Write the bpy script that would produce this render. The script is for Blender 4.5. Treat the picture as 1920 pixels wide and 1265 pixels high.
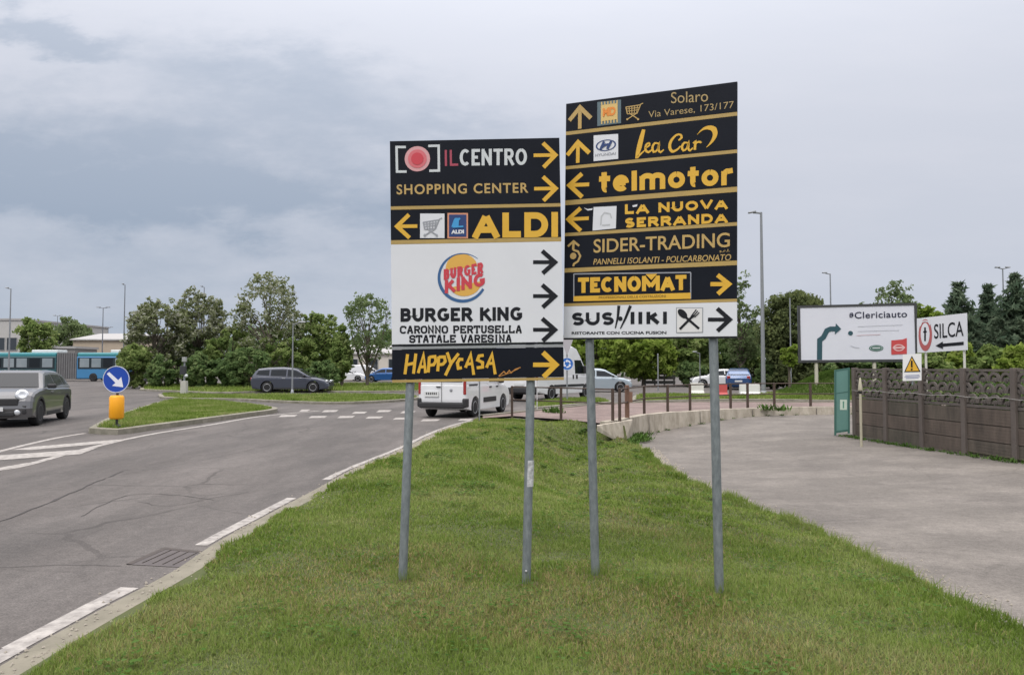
import bpy, bmesh, math, random
import numpy as np
from mathutils import Vector, Matrix

for o in list(bpy.data.objects):
    bpy.data.objects.remove(o)
SC = bpy.context.scene
COL = SC.collection
R = math.radians
PI = math.pi

# ------------------------------------------------------------------ camera
FOC = 1387.0                       # focal length in pixels of the 1920 px wide photograph
PITCH = math.atan(55.5 / FOC)
CAMZ = 1.6
cam_data = bpy.data.cameras.new('camera')
cam_data.sensor_width = 36.0
cam_data.lens = 36.0 * FOC / 1920
cam_data.clip_start = 0.05
cam_data.clip_end = 3000
cam = bpy.data.objects.new('camera', cam_data)
COL.objects.link(cam)
cam.location = (0, 0, CAMZ)
cam.rotation_euler = (PI / 2 + PITCH, 0, 0)
SC.camera = cam
SC.view_settings.view_transform = 'Standard'
SC.view_settings.look = 'None'
SC.view_settings.exposure = 0.0
SC.view_settings.gamma = 1.0
SC.view_settings.use_curve_mapping = False
SC.render.film_transparent = False
SC.cycles.max_bounces = 6
SC.cycles.diffuse_bounces = 3
SC.cycles.transparent_max_bounces = 8
SC.cycles.use_denoising = True

SUN_EL, SUN_AZ = R(52), R(205)     # azimuth clockwise from +Y (north): the sun stands behind the camera, a little left

# ------------------------------------------------------------------ sky (an overcast layer over the physical sky)
world = bpy.data.worlds.new('World')
SC.world = world
world.use_nodes = True
WN, WL = world.node_tree.nodes, world.node_tree.links
WN.clear()


def wm(op, a, b=None, c=None, clamp=False):
    n = WN.new('ShaderNodeMath'); n.operation = op; n.use_clamp = clamp
    for i, v in enumerate((a, b, c)):
        if v is None: continue
        if isinstance(v, (int, float)): n.inputs[i].default_value = v
        else: WL.new(v, n.inputs[i])
    return n.outputs[0]


def wmix(f, a, b):
    n = WN.new('ShaderNodeMix'); n.data_type = 'RGBA'; n.clamp_factor = True
    for i, v in ((0, f), (6, a), (7, b)):
        if isinstance(v, (int, float)): n.inputs[i].default_value = v
        elif isinstance(v, tuple): n.inputs[i].default_value = (*v, 1)
        else: WL.new(v, n.inputs[i])
    return n.outputs[2]


tc = WN.new('ShaderNodeTexCoord')
sep = WN.new('ShaderNodeSeparateXYZ'); WL.new(tc.outputs['Generated'], sep.inputs[0])
dx, dy, dz = sep.outputs
ay = wm('MAXIMUM', wm('ABSOLUTE', dy), 0.06)
A0, E0 = wm('DIVIDE', dx, ay), wm('DIVIDE', dz, ay)      # tangents of azimuth and elevation


def wnoise(sx, sz, scale, detail, rough, off=0.0):
    cb = WN.new('ShaderNodeCombineXYZ')
    WL.new(wm('MULTIPLY_ADD', A0, sx, off), cb.inputs[0]); WL.new(wm('MULTIPLY', E0, sz), cb.inputs[1])
    cb.inputs[2].default_value = off
    n = WN.new('ShaderNodeTexNoise'); n.inputs['Scale'].default_value = scale
    n.inputs['Detail'].default_value = detail; n.inputs['Roughness'].default_value = rough
    WL.new(cb.outputs[0], n.inputs['Vector'])
    return n.outputs[0]


warp1 = wm('SUBTRACT', wnoise(1, 2.2, 3.4, 6, .6), .5)
warp2 = wm('SUBTRACT', wnoise(1, 2.4, 5.0, 6, .62, 7.3), .5)
A = wm('MULTIPLY_ADD', warp1, .34, A0)
E = wm('MULTIPLY_ADD', warp2, .20, E0)


def blob(u, v, wu, wv, amp, slope=0.0):
    a = wm('DIVIDE', wm('SUBTRACT', A, (u - 960) / FOC), wu / FOC)
    ev = wm('SUBTRACT', E, (688 - v) / FOC)
    if slope: ev = wm('MULTIPLY_ADD', wm('SUBTRACT', A, (u - 960) / FOC), slope, ev)
    e = wm('DIVIDE', ev, wv / FOC)
    d = wm('ADD', wm('MULTIPLY', a, a), wm('MULTIPLY', e, e))
    return wm('MULTIPLY', wm('EXPONENT', wm('MULTIPLY', d, -1.0)), amp)


dark = None
for b in ((250, 345, 480, 60, 1.5, .10), (40, 48, 120, 30, 1.3, .15), (520, 135, 190, 58, 1.0, .18), (330, 235, 350, 70, .62, .1),
          (60, 320, 260, 90, .45, 0), (800, 245, 220, 40, .42, .05), (620, 400, 240, 30, .30, .1), (300, 490, 620, 80, .18, 0), (190, 75, 60, 22, .6, 0)):
    g = blob(*b)
    dark = g if dark is None else wm('ADD', dark, g)
detail = wnoise(1, 2.6, 9, 7, .6, 3.1)
wisp = wnoise(1, 4.0, 4.2, 6, .58, 11.7)
fine = wnoise(1, 2.2, 22, 5, .62, 5.9)
dark = wm('MULTIPLY', wm('MINIMUM', dark, 1.35), wm('MULTIPLY_ADD', detail, 2.5, -.30))
dark = wm('ADD', dark, wm('MULTIPLY', wm('SUBTRACT', fine, .5), wm('MINIMUM', wm('MULTIPLY', dark, .9), .45)), clamp=True)
dark = wm('SUBTRACT', 1.0, wm('EXPONENT', wm('MULTIPLY', dark, -2.1)), clamp=True)
# overcast luminance: the zenith about three times as bright as the horizon
zz = wm('MAXIMUM', dz, 0.0)
lowl = wm('SUBTRACT', 1.0, wm('DIVIDE', E0, .30), clamp=True)         # near the horizon
lef = wm('MULTIPLY_ADD', A0, -1.1, .25, clamp=True)                    # left half of the view
base = wmix(wm('MULTIPLY', lowl, wm('MULTIPLY_ADD', lef, .8, .2)), (.645, .680, .780), (.445, .525, .645))
base = wmix(wm('MULTIPLY', wm('SUBTRACT', wisp, .42), 1.2, clamp=True), base, (.750, .765, .850))
cloud = wmix(dark, base, (.250, .345, .485))
up = wm('POWER', zz, 3.2)
cloud = wmix(wm('MULTIPLY', zz, 1.25, clamp=True), cloud, (.715, .728, .785))
ncv = WN.new('ShaderNodeVectorMath'); ncv.operation = 'SCALE'
WL.new(cloud, ncv.inputs[0])
WL.new(wm('MULTIPLY_ADD', up, 4.6, .93), ncv.inputs['Scale'])
hi = wmix(wm('MULTIPLY', wm('SUBTRACT', dz, .5), 3.0, clamp=True), (1.0, 1.0, 1.0), (1.06, 1.0, .93))
him = WN.new('ShaderNodeVectorMath'); him.operation = 'MULTIPLY'
WL.new(ncv.outputs[0], him.inputs[0]); WL.new(hi, him.inputs[1])
sky = WN.new('ShaderNodeTexSky'); sky.sky_type = 'NISHITA'; sky.sun_disc = False
sky.sun_elevation = SUN_EL; sky.sun_rotation = SUN_AZ; sky.dust_density = 2.5
cl10 = WN.new('ShaderNodeVectorMath'); cl10.operation = 'SCALE'; cl10.inputs['Scale'].default_value = 10.0
WL.new(him.outputs[0], cl10.inputs[0])
fin = wmix(0.93, sky.outputs[0], cl10.outputs[0])
bg = WN.new('ShaderNodeBackground'); bg.inputs['Strength'].default_value = 0.1
WL.new(fin, bg.inputs[0])
wo = WN.new('ShaderNodeOutputWorld'); WL.new(bg.outputs[0], wo.inputs[0])

sun_data = bpy.data.lights.new('sun', 'SUN')
sun_data.energy = 1.3
sun_data.angle = R(24)
sun_data.color = (1.0, .96, .90)
sun = bpy.data.objects.new('sun', sun_data)
COL.objects.link(sun)
sdir = Vector((math.sin(SUN_AZ) * math.cos(SUN_EL), math.cos(SUN_AZ) * math.cos(SUN_EL), math.sin(SUN_EL)))
sun.rotation_euler = sdir.to_track_quat('Z', 'Y').to_euler()
sun.location = (0, 0, 30)


# ------------------------------------------------------------------ measuring helpers: a pixel of the photograph to a place in the world
def ray(u, v):
    xc, zc = (u - 960) / FOC, (632.5 - v) / FOC
    return Vector((xc, math.cos(PITCH) - math.sin(PITCH) * zc, math.sin(PITCH) + math.cos(PITCH) * zc))


def P(u, v, D):
    d = ray(u, v)
    return Vector((0, 0, CAMZ)) + d * (D / d.y)


def G(u, v, z=0.0):
    d = ray(u, v)
    return Vector((0, 0, CAMZ)) + d * ((z - CAMZ) / d.z)


def GX(pts, z=0.0):
    return [G(u, v, z) for u, v in pts]


def sm(t):
    t = min(1.0, max(0.0, t))
    return t * t * (3 - 2 * t)


# ------------------------------------------------------------------ materials
MATS = {}


def mat(name, col, rough=.6, col2=None, scale=6.0, amt=.5, bump=0.0, bscale=40.0, metal=0.0, spec=.5, coat=0.0, stretch=None, detail=5):
    """Principled material whose colour wanders between col and col2 with world-size noise."""
    if name in MATS: return MATS[name]
    m = bpy.data.materials.new(name); m.use_nodes = True
    nt = m.node_tree; N, L = nt.nodes, nt.links
    p = N['Principled BSDF']
    p.inputs['Roughness'].default_value = rough
    p.inputs['Metallic'].default_value = metal
    p.inputs['Specular IOR Level'].default_value = spec
    p.inputs['Coat Weight'].default_value = coat
    p.inputs['Base Color'].default_value = (*col, 1)
    tcn = N.new('ShaderNodeTexCoord')
    vec = tcn.outputs['Object']
    if stretch:
        mp = N.new('ShaderNodeMapping'); mp.inputs['Scale'].default_value = stretch
        L.new(vec, mp.inputs[0]); vec = mp.outputs[0]
    if col2:
        n = N.new('ShaderNodeTexNoise'); n.inputs['Scale'].default_value = scale
        n.inputs['Detail'].default_value = detail; n.inputs['Roughness'].default_value = .65
        L.new(vec, n.inputs['Vector'])
        r = N.new('ShaderNodeMapRange'); r.inputs[1].default_value = .5 - amt * .5; r.inputs[2].default_value = .5 + amt * .5
        L.new(n.outputs[0], r.inputs[0])
        mx = N.new('ShaderNodeMix'); mx.data_type = 'RGBA'
        L.new(r.outputs[0], mx.inputs[0])
        mx.inputs[6].default_value = (*col, 1); mx.inputs[7].default_value = (*col2, 1)
        L.new(mx.outputs[2], p.inputs['Base Color'])
    if bump:
        n2 = N.new('ShaderNodeTexNoise'); n2.inputs['Scale'].default_value = bscale; n2.inputs['Detail'].default_value = 4
        L.new(vec, n2.inputs['Vector'])
        b = N.new('ShaderNodeBump'); b.inputs['Strength'].default_value = bump; b.inputs['Distance'].default_value = .01
        L.new(n2.outputs[0], b.inputs['Height']); L.new(b.outputs[0], p.inputs['Normal'])
    MATS[name] = m
    return m


def leaf_mat(name, cols, trans=.35, vary=.5, patch=.6, pscale=.5):
    """Leaves or blades: each loose piece takes its own shade, and patches of the plant lean to one colour."""
    if name in MATS: return MATS[name]
    m = bpy.data.materials.new(name); m.use_nodes = True
    nt = m.node_tree; N, L = nt.nodes, nt.links
    N.clear()
    out = N.new('ShaderNodeOutputMaterial')
    geo = N.new('ShaderNodeNewGeometry')
    no = N.new('ShaderNodeTexNoise'); no.inputs['Scale'].default_value = pscale; no.inputs['Detail'].default_value = 5
    no.inputs['Roughness'].default_value = .6
    L.new(geo.outputs['Position'], no.inputs['Vector'])
    a = N.new('ShaderNodeMath'); a.operation = 'MULTIPLY'; a.inputs[1].default_value = vary
    L.new(geo.outputs['Random Per Island'], a.inputs[0])
    mr = N.new('ShaderNodeMapRange'); mr.inputs[1].default_value = .3; mr.inputs[2].default_value = .7; mr.inputs[4].default_value = 1 - vary
    L.new(no.outputs[0], mr.inputs[0])
    s = N.new('ShaderNodeMath'); s.operation = 'ADD'
    L.new(a.outputs[0], s.inputs[0]); L.new(mr.outputs[0], s.inputs[1])
    cr = N.new('ShaderNodeValToRGB')
    e = cr.color_ramp.elements
    while len(e) < len(cols): e.new(.5)
    for i, c in enumerate(cols):
        e[i].position = i / (len(cols) - 1); e[i].color = (*c, 1)
    L.new(s.outputs[0], cr.inputs[0])
    d = N.new('ShaderNodeBsdfDiffuse'); t = N.new('ShaderNodeBsdfTranslucent'); mx = N.new('ShaderNodeMixShader')
    L.new(cr.outputs[0], d.inputs[0]); L.new(cr.outputs[0], t.inputs[0])
    mx.inputs[0].default_value = trans
    L.new(d.outputs[0], mx.inputs[1]); L.new(t.outputs[0], mx.inputs[2]); L.new(mx.outputs[0], out.inputs[0])
    MATS[name] = m
    return m


# ------------------------------------------------------------------ objects
def tag(o, label, cat, group=None, kind=None):
    o['label'] = label; o['category'] = cat
    if group: o['group'] = group
    if kind: o['kind'] = kind
    return o


def thing(name, loc, label, cat, group=None, rz=0.0):
    o = bpy.data.objects.new(name, None)
    o.empty_display_size = .2
    o.location = loc; o.rotation_euler = (0, 0, rz)
    COL.objects.link(o)
    return tag(o, label, cat, group)


def copy_tree(o, parent=None):
    c = o.copy(); COL.objects.link(c)
    if parent is not None: c.parent = parent
    for ch in list(o.children): copy_tree(ch, c)
    return c


class MB:
    """Collects shapes and links them as one mesh object."""
    def __init__(s): s.v, s.f, s.m, s.sm = [], [], [], []

    def add(s, vs, fs, m=0, smooth=False):
        k = len(s.v); s.v += [tuple(p) for p in vs]
        for f in fs: s.f.append([i + k for i in f]); s.m.append(m); s.sm.append(smooth)

    def box(s, c, size, m=0, M=None, taper=1.0):
        x, y, z = (q / 2 for q in size); c = Vector(c)
        vs = []
        for k in (-1, 1):
            t = taper if k > 0 else 1
            for a, b in ((-1, -1), (1, -1), (1, 1), (-1, 1)): vs.append(Vector((a * x * t, b * y * t, k * z)))
        if M is not None: vs = [M @ p for p in vs]
        vs = [p + c for p in vs]
        s.add(vs, [(3, 2, 1, 0), (4, 5, 6, 7), (0, 1, 5, 4), (1, 2, 6, 5), (2, 3, 7, 6), (3, 0, 4, 7)], m)

    def tube(s, pts, rad, n=8, m=0, cap=True, smooth=True):
        pts = [Vector(p) for p in pts]
        if not hasattr(rad, '__len__'): rad = [rad] * len(pts)
        vs, fs = [], []
        pu = None
        for i, p in enumerate(pts):
            d = (pts[min(i + 1, len(pts) - 1)] - pts[max(i - 1, 0)]).normalized()
            ref = Vector((0, 0, 1)) if abs(d.z) < .9 else Vector((1, 0, 0))
            if pu is None: u = d.cross(ref).normalized()
            else:
                u = pu - d * pu.dot(d); u.normalize()
            pu = u; w = d.cross(u)
            for k in range(n):
                a = 2 * PI * k / n
                vs.append(p + (u * math.cos(a) + w * math.sin(a)) * rad[i])
        for i in range(len(pts) - 1):
            for k in range(n):
                fs.append((i * n + k, i * n + (k + 1) % n, (i + 1) * n + (k + 1) % n, (i + 1) * n + k))
        s.add(vs, fs, m, smooth)
        if cap:
            s.add(vs[:n], [tuple(range(n - 1, -1, -1))], m); s.add(vs[-n:], [tuple(range(n))], m)

    def lathe(s, prof, org, axis, n=24, m=0, smooth=True):
        org, axis = Vector(org), Vector(axis).normalized()
        ref = Vector((0, 0, 1)) if abs(axis.z) < .9 else Vector((1, 0, 0))
        u = axis.cross(ref).normalized(); w = axis.cross(u)
        vs, fs, rings = [], [], []
        closed = prof[0] == prof[-1]
        for r, h in prof:
            if r < 1e-5:
                rings.append([len(vs)] * n); vs.append(org + axis * h); continue
            rings.append(list(range(len(vs), len(vs) + n)))
            for k in range(n):
                a = 2 * PI * k / n
                vs.append(org + axis * h + (u * math.cos(a) + w * math.sin(a)) * r)
        for p, q in zip(rings, rings[1:]):
            for k in range(n):
                k2 = (k + 1) % n
                f = [p[k], p[k2], q[k2], q[k]]
                f = [i for j, i in enumerate(f) if i not in f[:j]]
                if len(f) > 2: fs.append(f)
        if prof[0][0] > 1e-5 and not closed: fs.append(tuple(reversed(rings[0])))
        if prof[-1][0] > 1e-5 and not closed: fs.append(tuple(rings[-1]))
        s.add(vs, fs, m, smooth)

    def poly(s, pts, m=0):
        s.add(pts, [tuple(range(len(pts)))], m)

    def prism(s, pts, off, m=0):
        """Polygon pts swept by the vector off, closed."""
        off = Vector(off); pts = [Vector(p) for p in pts]; n = len(pts)
        s.add(pts + [p + off for p in pts], [tuple(range(n - 1, -1, -1)), tuple(range(n, 2 * n))] + [(i, (i + 1) % n, n + (i + 1) % n, n + i) for i in range(n)], m)

    def strip(s, left, right, m=0):
        n = len(left)
        s.add(list(left) + list(right), [(i, i + 1, n + i + 1, n + i) for i in range(n - 1)], m)

    def build(s, name, mats, parent=None, world=False, bevel=0.0, normals=True):
        if not isinstance(mats, (list, tuple)): mats = [mats]
        me = bpy.data.meshes.new(name)
        org = parent.location if (parent is not None and world) else Vector()
        if parent is not None and world and parent.parent is not None: org = org + parent.parent.location
        me.from_pydata([tuple(Vector(p) - org) for p in s.v], [], s.f)
        for m in mats: me.materials.append(m)
        me.polygons.foreach_set('material_index', s.m)
        me.polygons.foreach_set('use_smooth', s.sm)
        if normals:
            bm = bmesh.new(); bm.from_mesh(me)
            bmesh.ops.recalc_face_normals(bm, faces=bm.faces)
            big = [f for f in bm.faces if len(f.verts) > 4]
            if big: bmesh.ops.triangulate(bm, faces=big)
            bm.to_mesh(me); bm.free()
        me.update()
        o = bpy.data.objects.new(name, me)
        COL.objects.link(o)
        if parent is not None: o.parent = parent
        if bevel:
            b = o.modifiers.new('edge', 'BEVEL'); b.width = bevel; b.segments = 2; b.limit_method = 'ANGLE'; b.angle_limit = R(40)
        return o


def raw_mesh(name, V, nper, material, parent=None):
    """V: (n*nper, 3) array of loose faces with nper corners each."""
    V = np.asarray(V, dtype=np.float32).reshape(-1, 3)
    nf = len(V) // nper
    me = bpy.data.meshes.new(name)
    me.vertices.add(len(V)); me.vertices.foreach_set('co', V.ravel())
    me.loops.add(len(V)); me.loops.foreach_set('vertex_index', np.arange(len(V), dtype=np.int32))
    me.polygons.add(nf)
    me.polygons.foreach_set('loop_start', np.arange(nf, dtype=np.int32) * nper)
    me.polygons.foreach_set('loop_total', np.full(nf, nper, dtype=np.int32))
    me.update(calc_edges=True)
    me.materials.append(material)
    o = bpy.data.objects.new(name, me)
    COL.objects.link(o)
    if parent is not None: o.parent = parent
    return o


# simple value noise for geometry
_rng = np.random.default_rng(5)
_tab = _rng.random((256, 256))


def vnoise(x, y):
    x = np.asarray(x, dtype=float); y = np.asarray(y, dtype=float)
    xi, yi = np.floor(x).astype(int), np.floor(y).astype(int)
    fx, fy = x - xi, y - yi
    fx = fx * fx * (3 - 2 * fx); fy = fy * fy * (3 - 2 * fy)
    t = lambda a, b: _tab[a % 256, b % 256]
    return (t(xi, yi) * (1 - fx) + t(xi + 1, yi) * fx) * (1 - fy) + (t(xi, yi + 1) * (1 - fx) + t(xi + 1, yi + 1) * fx) * fy


def fbm(x, y, o=3):
    s, a, t = 0, 1.0, 0
    for k in range(o):
        s = s + a * vnoise(x * 2 ** k + 17 * k, y * 2 ** k + 31 * k); t += a; a *= .5
    return s / t
# ================================================================== GROUND
def asphalt_mat(name, c1, c2, speck=.25, cracks=0.0, streak=(1, 1, 1)):
    if name in MATS: return MATS[name]
    m = bpy.data.materials.new(name); m.use_nodes = True
    N, L = m.node_tree.nodes, m.node_tree.links
    p = N['Principled BSDF']; p.inputs['Roughness'].default_value = .85; p.inputs['Specular IOR Level'].default_value = .3
    g = N.new('ShaderNodeNewGeometry')
    mp = N.new('ShaderNodeMapping'); mp.inputs['Scale'].default_value = streak
    L.new(g.outputs['Position'], mp.inputs[0])
    n1 = N.new('ShaderNodeTexNoise'); n1.inputs['Scale'].default_value = .55; n1.inputs['Detail'].default_value = 7; n1.inputs['Roughness'].default_value = .6
    L.new(mp.outputs[0], n1.inputs['Vector'])
    r1 = N.new('ShaderNodeMapRange'); r1.inputs[1].default_value = .32; r1.inputs[2].default_value = .68
    L.new(n1.outputs[0], r1.inputs[0])
    mx = N.new('ShaderNodeMix'); mx.data_type = 'RGBA'; L.new(r1.outputs[0], mx.inputs[0])
    mx.inputs[6].default_value = (*c1, 1); mx.inputs[7].default_value = (*c2, 1)
    n2 = N.new('ShaderNodeTexNoise'); n2.inputs['Scale'].default_value = 70; n2.inputs['Detail'].default_value = 3; n2.inputs['Roughness'].default_value = .8
    L.new(g.outputs['Position'], n2.inputs['Vector'])
    r2 = N.new('ShaderNodeMapRange'); r2.inputs[1].default_value = .3; r2.inputs[2].default_value = .7
    r2.inputs[3].default_value = 1 - speck; r2.inputs[4].default_value = 1 + speck
    L.new(n2.outputs[0], r2.inputs[0])
    sc = N.new('ShaderNodeVectorMath'); sc.operation = 'SCALE'
    L.new(mx.outputs[2], sc.inputs[0]); L.new(r2.outputs[0], sc.inputs['Scale'])
    col = sc.outputs[0]
    for s_, a_, lo_, hi_ in ((9.0, .13, .3, .7), (26.0, .16, .3, .7), (.9, .16, .42, .66)):
        n5 = N.new('ShaderNodeTexNoise'); n5.inputs['Scale'].default_value = s_; n5.inputs['Detail'].default_value = 4; n5.inputs['Roughness'].default_value = .7
        L.new(mp.outputs[0] if s_ < 1 else g.outputs['Position'], n5.inputs['Vector'])
        r5 = N.new('ShaderNodeMapRange'); r5.inputs[1].default_value = lo_; r5.inputs[2].default_value = hi_
        r5.inputs[3].default_value = 1 - a_; r5.inputs[4].default_value = 1 + a_
        L.new(n5.outputs[0], r5.inputs[0])
        s5 = N.new('ShaderNodeVectorMath'); s5.operation = 'SCALE'
        L.new(col, s5.inputs[0]); L.new(r5.outputs[0], s5.inputs['Scale']); col = s5.outputs[0]
    if cracks:
        nw = N.new('ShaderNodeTexNoise'); nw.inputs['Scale'].default_value = 1.6; nw.inputs['Detail'].default_value = 5
        L.new(g.outputs['Position'], nw.inputs['Vector'])
        ad = N.new('ShaderNodeMix'); ad.data_type = 'VECTOR'; ad.inputs[0].default_value = .22
        L.new(g.outputs['Position'], ad.inputs[4]); L.new(nw.outputs['Color'], ad.inputs[5])
        vo = N.new('ShaderNodeTexVoronoi'); vo.feature = 'DISTANCE_TO_EDGE'; vo.inputs['Scale'].default_value = .75
        L.new(ad.outputs[1], vo.inputs['Vector'])
        r3 = N.new('ShaderNodeMapRange'); r3.inputs[1].default_value = .004; r3.inputs[2].default_value = .016
        L.new(vo.outputs['Distance'], r3.inputs[0])
        ma = N.new('ShaderNodeMapRange'); ma.inputs[1].default_value = .5; ma.inputs[2].default_value = .62; ma.inputs[3].default_value = 1; ma.inputs[4].default_value = 1 - cracks
        n4 = N.new('ShaderNodeTexNoise'); n4.inputs['Scale'].default_value = .35
        L.new(g.outputs['Position'], n4.inputs['Vector']); L.new(n4.outputs[0], ma.inputs[0])
        mxx = N.new('ShaderNodeMath'); mxx.operation = 'MAXIMUM'
        L.new(r3.outputs[0], mxx.inputs[0]); L.new(ma.outputs[0], mxx.inputs[1])
        s2 = N.new('ShaderNodeVectorMath'); s2.operation = 'SCALE'
        L.new(col, s2.inputs[0]); L.new(mxx.outputs[0], s2.inputs['Scale']); col = s2.outputs[0]
    L.new(col, p.inputs['Base Color'])
    b = N.new('ShaderNodeBump'); b.inputs['Strength'].default_value = .35; b.inputs['Distance'].default_value = .006
    L.new(n2.outputs[0], b.inputs['Height']); L.new(b.outputs[0], p.inputs['Normal'])
    MATS[name] = m
    return m


M_ROAD = asphalt_mat('worn_asphalt', (.092, .084, .079), (.134, .120, .111), .42, .30, (1, .30, 1))
M_DRIVE = asphalt_mat('pale_asphalt', (.150, .135, .121), (.186, .168, .148), .34, .12, (.8, 1, 1))
M_WALK = asphalt_mat('red_paving', (.175, .128, .115), (.225, .172, .155), .25)
M_CONC = mat('pale_concrete', (.135, .125, .092), .9, (.27, .245, .19), 3.5, .7, .5, 60)
M_WALLC = mat('weathered_concrete', (.21, .18, .135), .9, (.54, .485, .40), 3.4, .5, .6, 40, stretch=(1, 1, .45))
M_KERB = mat('kerb_stone', (.115, .11, .075), .9, (.31, .285, .235), 2.6, .55, .6, 40)
M_PAINT = mat('worn_white_paint', (.47, .44, .405), .85, (.17, .155, .145), 9, .42, .3, 80)
M_SOIL = mat('grassy_soil', (.050, .072, .016), .95, (.085, .09, .03), 7, .6, .6, 30)
M_TURF = mat('short_turf', (.075, .115, .022), .95, (.14, .155, .05), 3.5, .7, .7, 25)
M_EARTH = mat('rough_ground', (.07, .085, .03), .95, (.12, .11, .06), .6, .6)
M_CRACK = mat('crack_tar', (.055, .05, .048), .9)

KERB = [(-2.9, -8, 0), (-2.82, 1.0, 0)] + [tuple(p) for p in GX([(0, 1252), (60, 1216), (200, 1139), (330, 1070), (400, 1022), (500, 967), (600, 914), (665, 879), (755, 842), (830, 806), (890, 788), (930, 782)])]
KERB = [Vector(p) for p in KERB]
WALL_TOP = GX([(1125, 797), (1152, 792), (1215, 781), (1300, 775), (1400, 770), (1480, 768), (1565, 767)])
WALL_TOP.append(WALL_TOP[-1] + Vector((6, 1.2, 0)))


def smooth_line(pts, step=.4):
    """Resample a polyline as a smooth curve."""
    pts = [Vector(p) for p in pts]; out = []
    for i in range(len(pts) - 1):
        p0, p1, p2, p3 = pts[max(i - 1, 0)], pts[i], pts[i + 1], pts[min(i + 2, len(pts) - 1)]
        n = max(2, int((p2 - p1).length / step))
        for k in range(n):
            t = k / n
            out.append(.5 * ((2 * p1) + (p2 - p0) * t + (2 * p0 - 5 * p1 + 4 * p2 - p3) * t * t + (3 * p1 - p0 - 3 * p2 + p3) * t ** 3))
    out.append(pts[-1])
    return out


def offset_line(pts, d):
    out = []
    for i, p in enumerate(pts):
        t = pts[min(i + 1, len(pts) - 1)] - pts[max(i - 1, 0)]
        t = Vector((t.x, t.y, 0)).normalized()
        out.append(Vector(p) + Vector((t.y, -t.x, 0)) * d)      # to the right of the direction
    return out


KL = smooth_line(KERB, .35)


def kx(y):
    for a, b in zip(KL, KL[1:]):
        if a.y <= y <= b.y: return a.x + (b.x - a.x) * (y - a.y) / max(1e-6, b.y - a.y)
    return KL[0].x if y < KL[0].y else KL[-1].x


EDGE_R = [(3.3, -8), (3.18, 3), (3.15, 4.6), (3.25, 7.8), (3.0, 10.6), (2.96, 12.9), (3.1, 16.2), (3.35, 18.5), (3.3, 20.3), (2.9, 20.9)]


def rx(y):
    for a, b in zip(EDGE_R, EDGE_R[1:]):
        if a[1] <= y <= b[1]: return a[0] + (b[0] - a[0]) * (y - a[1]) / (b[1] - a[1])
    return EDGE_R[0][0] if y < 0 else EDGE_R[-1][0] + (kx(22.6) + .5 - EDGE_R[-1][0]) * min(1, (y - 20.9) / 1.7)


def zdrive(x, y):
    return -.03 - .49 * sm((y - 1) / 19) * (1 - .42 * sm((x - 4) / 5)) + .14 * sm((y - 22) / 6)


def zgrass(x, y):
    a, b = kx(y) + .3, rx(y)
    t = min(1.0, max(0.0, (x - a) / max(.3, b - a)))
    z = .035 + (zdrive(b, y) + .05 - .035) * sm((t - .55) / .45)
    z -= .52 * math.exp(-((t - .60) / .17) ** 2) * sm((y - 7) / 6) * sm((22.5 - y) / 4)
    back = sm((y - 19.6) / 1.9) * sm((3.4 - x) / .6)
    z = z * (1 - back) + .03 * back
    ridge = math.sin((x * .8 + y * .6) * 7.5 + 3 * float(fbm(x * .8, y * .8, 2))) * .034 * sm((y - 6.5) / 2) * sm((x - .3) / .8)
    return z + ridge + .075 * (float(fbm(x * 1.7 + 50, y * 1.1 + 50, 3)) - .5)


# the far ground sheet, below everything
g = MB(); g.poly([(-1500, -200, -.75), (1500, -200, -.75), (1500, 2500, -.75), (-1500, 2500, -.75)])
tag(g.build('ground', M_EARTH), 'rough green and brown land reaching the horizon', 'ground', kind='structure')

# the road: everything left of the kerb line and beyond the pavement
road = [(-220, -30, 0), (KL[0].x, -30, 0)] + KL + [Vector((p.x, p.y + .05, 0)) for p in GX([(960, 785), (1052, 789)])] + WALL_TOP + [(60, 33, 0), (220, 33, 0), (220, 210, 0), (-220, 210, 0)]
g = MB(); g.poly(road)
tag(g.build('road', M_ROAD), 'worn grey asphalt road curving past the grass towards the roundabout', 'road', kind='structure')

# driveway sheet
g = MB()
xs = [2.4 + .78 * i for i in range(36)]; ys = [-10 + 1.0 * i for i in range(46)]
g.add([(x, y, zdrive(x, y)) for y in ys for x in xs], [(j * 36 + i, j * 36 + i + 1, (j + 1) * 36 + i + 1, (j + 1) * 36 + i) for j in range(45) for i in range(35)], 0, True)
o = g.build('driveway', M_DRIVE)
# cut away what would rise under the pavement behind the retaining wall
bm = bmesh.new(); bm.from_mesh(o.data)
wt = WALL_TOP
def behind_wall(p):
    for a, b in zip(wt, wt[1:]):
        if a.x <= p.x <= b.x:
            return p.y > a.y + (b.y - a.y) * (p.x - a.x) / (b.x - a.x) + .9
    return p.y > 22.5 if p.x < wt[0].x else p.y > 31
bmesh.ops.delete(bm, geom=[f for f in bm.faces if all(behind_wall(v.co) for v in f.verts)], context='FACES')
bm.to_mesh(o.data); bm.free()
tag(o, 'pale beige asphalt driveway sloping down beside the concrete fence', 'driveway', kind='structure')

# yard behind the concrete fence
g = MB(); g.poly([(9.42, 20.6, -.2), (11.6, -8, -.2), (70, -8, -.2), (70, 32, -.2), (13.5, 26, -.2)])
tag(g.build('yard', M_EARTH), 'rough green yard behind the concrete fence', 'yard', kind='structure')

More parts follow.
